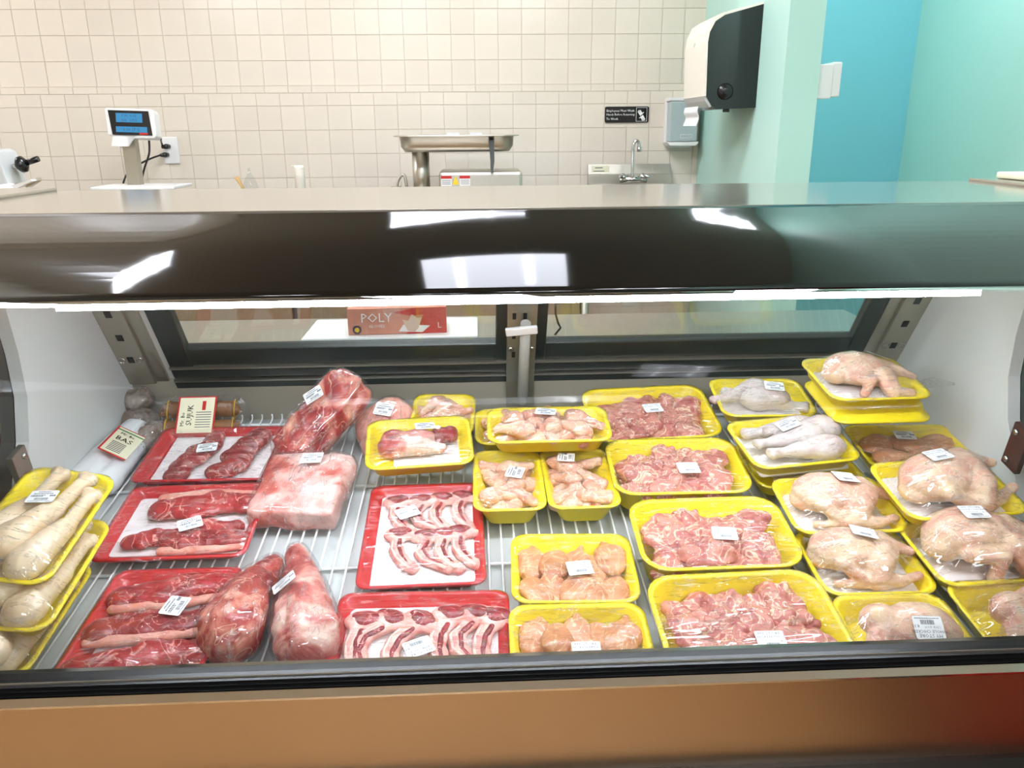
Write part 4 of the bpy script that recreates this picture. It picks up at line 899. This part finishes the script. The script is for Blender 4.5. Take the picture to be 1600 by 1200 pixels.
package('chicken_wing_package', 'narrow yellow tray of chicken wings on the left of the pair', 'meat tray', [(737, 694), (838, 694), (858, 807), (745, 813)], .07, .05, 'yellow', f_wings(9, 3, 5), (.1, .02, 75), 'plain', 0, size=(.138, .225), anchor='c', r=.028, group=Yg)
package('chicken_wing_package', 'narrow yellow tray of chicken wings on the right of the pair', 'meat tray', [(842, 694), (943, 694), (971, 798), (862, 806)], .07, .05, 'yellow', f_wings(10, 3, 5), (-.14, .2, 80), 'plain', 0, size=(.138, .225), anchor='c', r=.028, group=Yg)
package('chicken_wing_package', 'small pale yellow tray standing at the back beside the bagged meat', 'meat tray', [(645, 615), (741, 616), (743, 680), (640, 680)], .075, .04, 'yellow', f_wings(11, 4, 3), None, 'plain', 10, group=Yg)
def f_shank(root, L, W, h):
    sh = blob([('c', (-.06, -.008, .024), .022, (.0, -.012, .026), .02), ('c', (.0, -.012, .026), .02, (.05, -.014, .02), .012), ('e', (-.045, .012, .03), (.03, .022, .022)), ('e', (.0, .018, .026), (.04, .018, .02))], .0036, 2, .003, 40, seed=4)
    cut = blob([('e', (.045, .026, .022), (.024, .02, .018)), ('e', (.066, .03, .02), (.016, .024, .016))], .0034, 2, .002, 45)
    out = [part(root, 'lamb_shank', sh, 'bigcut2', -.006, 0, .004), part(root, 'lamb_shank', cut, 'lambeye', .0, 0, .006)]
    part(out[1], 'marrow_bone', MB().lathe([(.006, 0), (.006, .003)], 12).mesh('m'), 'bone', .04, .028, .0395); return out
package('lamb_shank_package', 'yellow tray of cut lamb shanks between the bagged meat and the wing trays', 'meat tray', [(578, 657), (737, 648), (738, 723), (565, 736)], .095, .035, 'yellow', f_shank, (.06, .2, 6), 'plain', 7, pad=(.62, .5, .06, -.05), group=Yg)
# ---------- red trays
package('steak_package', 'red tray with two long dark red steaks farthest back', 'meat tray', [(262, 665), (460, 660), (420, 755), (197, 757)], .045, .022, 'red', f_steaks([(-.14, -.02, 72, 0, 1.22, 1.35, 0), (.2, .0, 76, 1, 1.35, 1.6, 0)], 'beefdark'), (-.06, .02, 10), 'plain', 3, size=(.29, .215), pad=(.78, .86, .0, 0), r=.02, slope=.7, group=Rg)
package('steak_package', 'red tray with one wide steak above two smaller ones, left column', 'meat tray', [(194, 758), (417, 755), (388, 866), (153, 881)], .045, .022, 'red', f_steaks([(.08, .2, 2, 3, 1.15, 1.75, 1), (-.12, -.2, 8, 2, .95, 1.4, 0), (.18, -.27, 2, 1, 1.05, 1.2, -1), (.2, -.08, -10, 2, .85, 1.1, 0)]), (.07, -.13, 24), 'plain', 3, size=(.27, .225), pad=(.84, .78, .0, .02), r=.02, slope=.7, group=Rg)
package('pork_chop_package', 'red tray of three fat-edged chops at the front left against the glass', 'meat tray', [(175, 890), (373, 887), (323, 1052), (84, 1064)], .045, .022, 'red', f_steaks([(.04, .29, 8, 3, 1.2, 1.45, -1), (.0, -.03, 6, 0, 1.25, 1.45, -1), (.02, -.35, 8, 3, 1.2, 1.5, -1)]), (.13, .06, 80), 'plain', 0, pad=(.6, .9, -.05, .02), r=.02, slope=.7, group=Rg)
package('lamb_chop_package', 'red tray with two rows of four lamb rib chops behind the front one', 'meat tray', [(574, 761), (747, 752), (766, 913), (562, 918)], .04, .022, 'red', f_chops([(-.27, .34, 8, 0), (-.06, .34, 12, 1), (.13, .36, -4, 2), (.31, .37, -2, 3), (-.22, -.0, 6, 0), (.0, -.03, 14, 1), (.15, -.02, 6, 2), (.28, .0, 8, 3)], 1.15), (-.15, .17, 25), 'plain', 0, pad=(.84, .9, .02, 0), r=.022, slope=.7, group=Rg)
package('lamb_chop_package', 'red tray with one row of six lamb rib chops at the front glass', 'meat tray', [(531, 926), (797, 922), (800, 1036), (516, 1044)], .045, .022, 'red', f_chops([(-.34, .2, -4, 0), (-.2, .22, -20, 1), (-.02, .2, -26, 2), (.15, .25, -10, 3), (.28, .26, -4, 1), (.41, .22, -16, 0)], 1.3), (-.0, -.14, 205), 'chops', 0, size=(.272, .205), anchor='t', pad=(.9, .84, .0, -.02), r=.022, slope=.7, group=Rg)
# ---------- right hand trays
package('chicken_leg_package', 'yellow tray with a chicken leg quarter at the back, beside the stacked trays', 'meat tray', [(1106, 589), (1254, 598), (1272, 641), (1129, 654)], .12, .035, 'yellow', f_drums([(-.05, .02, .012, 160), (-.2, .1, .01, 200), (.1, -.1, .006, -15)], 'skinpale', 1.25), (.1, -.05, -10), 'plain', 5, pad=(.8, .8, 0, 0), size=(.21, .165), group=Yg)
package('drumstick_package', 'yellow tray of pale chicken drumsticks lying on another yellow tray', 'meat tray', [(1138, 659), (1291, 646), (1343, 717), (1177, 735)], .12, .035, 'yellow', f_drums([(-.02, .22, .01, 176), (.0, -.0, .014, 184), (.08, -.2, .008, 178), (.14, .1, .02, 172)], 'skinpale', 1.25), (-.02, .1, 6), 'plain', 5, pad=(.84, .84, 0, 0), size=(.222, .17), group=Yg)
package('drumstick_package', 'yellow tray under the drumstick tray, only its rim showing', 'meat tray', [(1150, 694), (1300, 690), (1345, 745), (1188, 763)], .062, .035, 'yellow', f_drums([(0, .1, .006, 170), (0, -.1, .006, 10)], 'skinpale', 1.1), None, 'plain', 2, size=(.222, .17), group=Yg)
package('whole_chicken_package', 'yellow tray with a whole chicken on top of the upturned tray by the right wall', 'meat tray', [(1252, 562), (1398, 560), (1450, 617), (1303, 624)], .225, .03, 'yellow', f_chicken(1, .95, -14, -.02, .04), (.16, .12, -12), 'whole', 3, pad=(.8, .8, 0, 0), size=(.205, .185), group=Yg)
m, L, W = pose([(1256, 600), (1400, 598), (1449, 655), (1303, 660)], .16, 3, size=(.205, .185))
up_ = empty('foam_tray', mw=m @ Matrix.Rotation(math.pi, 4, 'X') @ Matrix.Translation((0, 0, -.03))); prop(up_, 'upturned yellow foam tray between the top chicken and the pink fillet tray', 'tray', Yg)
t = link('tray', tray_mesh(L, W, .0301, .03), 'yellow', up_)
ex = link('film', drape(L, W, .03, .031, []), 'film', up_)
tail = blob([('c', (0, 0, 0), .014, (.05, -.02, -.005), .018), ('c', (.05, -.02, -.005), .018, (.085, -.01, -.004), .006)], .004, 2, .002, 40)
for q in tail.vertices: q.co.z *= .4
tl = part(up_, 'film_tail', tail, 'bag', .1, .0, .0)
package('chicken_fillet_package', 'yellow tray of smooth pink chicken fillets under the upturned tray at the right', 'meat tray', [(1320, 672), (1470, 666), (1560, 725), (1352, 722)], .075, .035, 'yellow', lambda root, L, W, h: [part(root, 'chicken_fillet', FIL[i % 4], 'thigh2', x*L, y*W, .012, rz, 0, 0, (1.3, 1.5, 1.5)) for i, (x, y, rz) in enumerate([(-.25, .15, 20), (.02, .16, -10), (.26, .12, 15), (-.2, -.16, -12), (.08, -.18, 12), (.3, -.16, 0)])], (.0, .2, -8), 'plain', 3, size=(.235, .17), group=Yg)
package('whole_chicken_package', 'yellow tray with a whole chicken whose leg points at the right wall', 'meat tray', [(1353, 738), (1535, 733), (1600, 778), (1425, 797)], .125, .03, 'yellow', f_chicken(0, 1.1, 12, .02, .05), (-.1, .1, 8), 'whole', 6, size=(.222, .165), pad=(.8, .8, 0, 0), group=Yg)
package('whole_chicken_package', 'yellow tray with a whole chicken beside the third thigh tray', 'meat tray', [(1199, 758), (1365, 755), (1426, 816), (1249, 823)], .09, .03, 'yellow', f_chicken(0, 1.02, -8, .0, .06), (.06, .12, 4), 'whole', 5, size=(.205, .16), pad=(.84, .84, 0, 0), group=Yg)
package('whole_chicken_package', 'yellow tray with a pale whole chicken beside the front thigh tray', 'meat tray', [(1245, 835), (1405, 832), (1460, 919), (1288, 925)], .06, .03, 'yellow', f_chicken(0, 1.08, -6, -.05, .06, mat='skin'), (-.0, .12, -12), 'whole', 3, size=(.19, .165), pad=(.8, .84, 0, 0), group=Yg)
package('whole_chicken_package', 'yellow tray with a whole chicken with folded wing at the right wall', 'meat tray', [(1407, 829), (1590, 815), (1650, 892), (1467, 901)], .075, .03, 'yellow', f_chicken(1, 1.1, -4, .0, .05), (-.06, .12, -3), 'whole', 4, size=(.215, .165), pad=(.84, .84, 0, 0), group=Yg)
package('whole_chicken_package', 'yellow tray with a whole chicken at the front glass with an upside-down price label', 'meat tray', [(1295, 930), (1463, 926), (1524, 1006), (1335, 1013)], .06, .035, 'yellow', f_chicken(2, 1.12, 0, -.0, .02, .012), (.06, -.15, 176), 'whole', 3, size=(.18, .165), anchor='t', group=Yg)
package('whole_chicken_package', 'yellow tray with a whole chicken at the front glass, cut by the right picture edge', 'meat tray', [(1469, 909), (1640, 900), (1720, 995), (1529, 1003)], .06, .035, 'yellow', f_chicken(2, 1.1, 10, .04, .0, .012), (.12, .02, -70), 'whole', 3, size=(.195, .17), anchor='tl', group=Yg)
# ---------- left hand stack of long chicken legs
def f_legs(root, L, W, h):
    leg = blob([('e', (-.007, .104, .03), (.012, .012, .013)), ('e', (.009, .102, .03), (.011, .012, .013)), ('c', (0, .1, .03), .012, (.004, .03, .03), .0135), ('c', (.004, .02, .03), .018, (-.006, -.05, .03), .028), ('e', (-.008, -.06, .03), (.032, .04, .026))], .004, 4, .002, 30)
    return [part(root, 'chicken_leg', leg, 'skinyellow', x*L, y*W, z, rz, 0, 0, .95) for x, y, z, rz in ((-.22, .06, .004, -8), (.06, .02, .012, -14), (.27, -.1, .004, -6))]
LS = 'long yellow trays of chicken legs at the left'
def legtray(lab, tr, br, lift, tilt, roll, size=(.15, .245), label=None): package('chicken_leg_package', lab, 'meat tray', None, lift, .032, 'yellow', f_legs, label, 'plain', group=LS, r=.03, size=size, mw=pose_edge(tr, br, lift, tilt, roll, *size))
legtray('long yellow tray of chicken legs on top of the left stack', (187, 745), (70, 918), .155, 10, 8, label=(-.02, .12, 8))
legtray('long yellow tray of chicken legs in the middle of the left stack', (179, 814), (73, 988), .105, 6, 8)
legtray('long yellow tray of chicken legs at the bottom of the left stack', (152, 880), (52, 1036), .058, 3, 4)
legtray('yellow tray at the left picture edge, nearest the glass', (14, 888), (50, 1046), .075, 0, 14, (.13, .19))
# ---------- meat in shrink bags
def bagged(name, lab, root_m, meats, labels, margin=.003, mat='bag', cat='bagged meat'):
    root = empty(name, mw=root_m); prop(root, lab, cat, 'meat in clear shrink bags'); parts = []
    for nm, me, mt in meats: parts.append(part(root, nm, me, mt))
    bm = bmesh.new()
    for p in parts:
        for v in p.data.vertices: bm.verts.new(v.co + v.normal*margin)
    h = bmesh.ops.convex_hull(bm, input=bm.verts); bmesh.ops.delete(bm, geom=[v for v in bm.verts if not v.link_faces], context='VERTS')
    me = bpy.data.meshes.new('bag'); bm.to_mesh(me); bm.free()
    o = bpy.data.objects.new('t', me); TCOL.objects.link(o); md = o.modifiers.new('r', 'REMESH'); md.mode = 'VOXEL'; md.voxel_size = .007; s = o.modifiers.new('s', 'SMOOTH'); s.iterations = 2; me2 = evalmesh(o); bpy.data.objects.remove(o)
    nrm = [v.normal.copy() for v in me2.vertices]
    for v, vn in zip(me2.vertices, nrm): v.co += vn*.0022
    for p in me2.polygons: p.use_smooth = True
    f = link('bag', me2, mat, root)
    for l in labels: put_label(root, f, *l)
    return root
def frame(o, ey, ez):     # matrix with local y along ey and z as close to ez as possible
    ey = Vector(ey).normalized(); ex = ey.cross(Vector(ez)).normalized(); ez = ex.cross(ey); m = Matrix((ex, ey, ez)).transposed().to_4x4(); m.translation = o; return m
def flatm(px, py, lift, yaw=0, tilt=0): 
    m = DM.copy(); m.translation = deck(px, py, lift); return m @ Matrix.Rotation(math.radians(yaw), 4, 'Z') @ Matrix.Rotation(math.radians(tilt), 4, 'X')
slab = blob([('b', (0, 0, .034), (.084, .086, .024)), ('e', (.0, .02, .045), (.075, .075, .03)), ('e', (-.05, -.06, .034), (.044, .034, .034)), ('e', (.05, .05, .036), (.046, .046, .036))], .005, 14, .005, 22, seed=3)
bagged('bagged_lamb_shoulder', 'wide slab of pale bagged lamb in front of the two leaning cuts', flatm(478, 786, .02, -6, 10), [('lamb_shoulder', slab, 'bigcut')], [(.012, .045, 3)])
P0 = deck(455, 712, .045); P1 = at(545, 612, 1.70)
rack = blob([('b', (0, 0, 0), (.04, .095, .036)), ('b', (.0, .1, .012), (.034, .02, .03)), ('e', (0, -.07, 0), (.045, .06, .04)), ('e', (0, 0, .004), (.045, .07, .046)), ('e', (.004, .07, .004), (.04, .05, .046)), ('c', (-.03, -.06, .02), .02, (-.028, .09, .03), .022), ('c', (.03, -.06, -.01), .02, (.03, .1, .0), .026)], .005, 3, .004, 26, seed=5)
L_ = (P1-P0).length
bagged('bagged_beef_roast', 'long bagged red roast leaning up against the rear ledge', frame((P0+P1)/2, P1-P0, (-.35, -.75, .6)), [('beef_roast', rack, 'bigred')], [(-.022, .03, 65)])
loin = blob([('e', (0, -.045, 0), (.045, .05, .035)), ('e', (.01, .03, .002), (.055, .05, .036)), ('e', (-.02, 0, 0), (.045, .06, .03))], .005, 3, .004, 26, seed=6)
bagged('bagged_pork_loin', 'pink bagged loin behind the yellow shank tray at the rear', frame(deck(600, 668, .05), (.12, .75, .5), (0, -.6, .8)), [('pork_loin', loin, 'fatpink')], [(.0, .02, -8)])
def shank(top, mid, low, rt, rm, rl, seed):
    d = (low-mid).normalized()
    return blob([('c', top, rt, mid, rm), ('c', mid, rm, low, rl), ('e', low+d*.01+Vector((.0, 0, -.004)), (rl*1.04, rl*.92, rl*.9)), ('c', mid+Vector((.012, 0, .01)), rm*.7, low+Vector((.025, .0, .01)), rl*.6), ('c', mid+Vector((-.016, 0, .0)), rm*.6, low+Vector((-.03, .01, .012)), rl*.5)], .0048, 3, .0045, 28, seed=seed)
B = flatm(420, 960, .0); Bi = B.inverted()
def BP(x, y, l): return Bi @ deck(x, y, l)
s1 = shank(BP(428, 882, .035), BP(392, 922, .045), BP(362, 985, .052), .02, .034, .046, 1)
s2 = shank(BP(466, 866, .035), BP(474, 925, .045), BP(478, 995, .052), .02, .036, .047, 2)
r1 = bagged('bagged_lamb_shank', 'left one of the two bagged lamb shanks at the front, over the red chop tray', B, [('lamb_shank', s1, 'bigred')], [])
r2 = bagged('bagged_lamb_shank', 'right one of the two bagged lamb shanks at the front, with the white label', B, [('lamb_shank', s2, 'bigcut2')], [(BP(448, 935, .05).x, BP(448, 935, .05).y, 25)])
# ---------- cured meats in the back left corner
sj = empty('sausage_package', mw=frame(deck(312, 655, .055), (0, .66, .75), (0, -.75, .66))); prop(sj, 'bagged pair of brown sujuk sausages with a red-bordered label by the rear ledge', 'sausage pack')
for y in (-.022, .024):
    g = blob([('c', (-.07, y, 0), .02, (.07, y, 0), .02), ('c', (-.07, y, 0), .018, (-.088, y*.6, .002), .008), ('c', (.07, y, 0), .018, (.088, y*.7, .002), .008)], .0045, 3, .0015, 40); o = part(sj, 'sausage', g, 'sausage')
    for x in (-.073, .078): MB().tube([(x+.004*math.sin(t), y+math.cos(t)*.0215, math.sin(t)*.0215) for t in [i*6.2832/14 for i in range(15)]], .0018, 6).build('string', 'yelstring', o)
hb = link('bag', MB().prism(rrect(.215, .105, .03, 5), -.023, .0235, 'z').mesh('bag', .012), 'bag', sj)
cl = MB().box(-.043, .043, -.046, .046, .0245, .0253).build('brand_label', 'redprint', sj); MB().box(-.039, .039, -.043, .043, .0254, .0258).build('label_paper', 'cream', cl)
link('print', text_mesh([('SUJUK', .018, 0, 0, 'CENTER'), ('Mr. Bo', .012, -.01, .017, 'CENTER')]), 'black', cl, loc=(-.008, 0, .0262), rot=(0, 0, math.pi/2))
for k, yy in enumerate((-.03, -.024, -.018, -.012, -.006, .0, .006)): MB().box(.0, .034, yy, yy+.0016, .0259, .0262).build('text_line', 'ink', cl)
MB().box(.012, .02, .012, .034, .0259, .0263).build('emblem', 'redprint', cl)
bt = empty('basturma_package', mw=frame(deck(178, 710, .04), (-.06+.12, .99, .12), (.1, -.1, 1))); prop(bt, 'white paper-wrapped basturma with a red and green label against the left wall', 'cured meat')
wr = blob([('c', (-.012, -.12, 0), .034, (0, .1, 0), .034), ('c', (.03, -.1, -.006), .028, (.022, .07, -.006), .026), ('e', (0, .11, 0), (.036, .02, .03))], .005, 4, .0025, 30); part(bt, 'wrapper', wr, 'paper')
lb = MB().box(-.03, .03, -.055, .045, 0, .0006).build('brand_label', 'redprint', bt, 0); lb.location = (.026, -.005, .037); lb.rotation_euler = (0, math.radians(24), 0)
MB().box(-.026, .03, -.051, .042, .0007, .001).build('label_paper', 'cream', lb); MB().box(-.026, .03, .032, .036, .0011, .0014).build('green_band', 'greenprint', lb)
link('print', text_mesh([('BAS', .021, -.018, -.003, 'LEFT'), ('Mr. Bo', .011, -.016, .019, 'LEFT')]), 'black', lb, loc=(0, 0, .0016))
for k in range(7): MB().box(-.018, .012, -.044+k*.0052, -.042+k*.0052, .0011, .0014).build('text_line', 'ink', lb)
for nm, px, py, lf, rad, sd, lab in (('dried_meat_pack', 205, 628, .07, (.05, .032, .03), 1, 'shiny grey vacuum pack of dried meat in the rear left corner'), ('dried_meat_pack', 206, 660, .035, (.06, .03, .03), 2, 'lower dried meat pack in clear wrap, under the grey one'), ('dried_meat_pack', 228, 684, .035, (.03, .06, .028), 3, 'brown dried meat piece in wrap between the white roll and the red tray')):
    me = blob([('e', (0, 0, 0), rad), ('e', (rad[0]*.4, rad[1]*.3, .004), (rad[0]*.6, rad[1]*.7, rad[2]*.8))], .005, 2, .005, 34, seed=sd); bagged(nm, lab, flatm(px, py, lf, -12 if sd == 3 else 8), [('dried_meat', me, 'dried')], [], cat='dried meat')

bpy.data.scenes.remove(TMP)
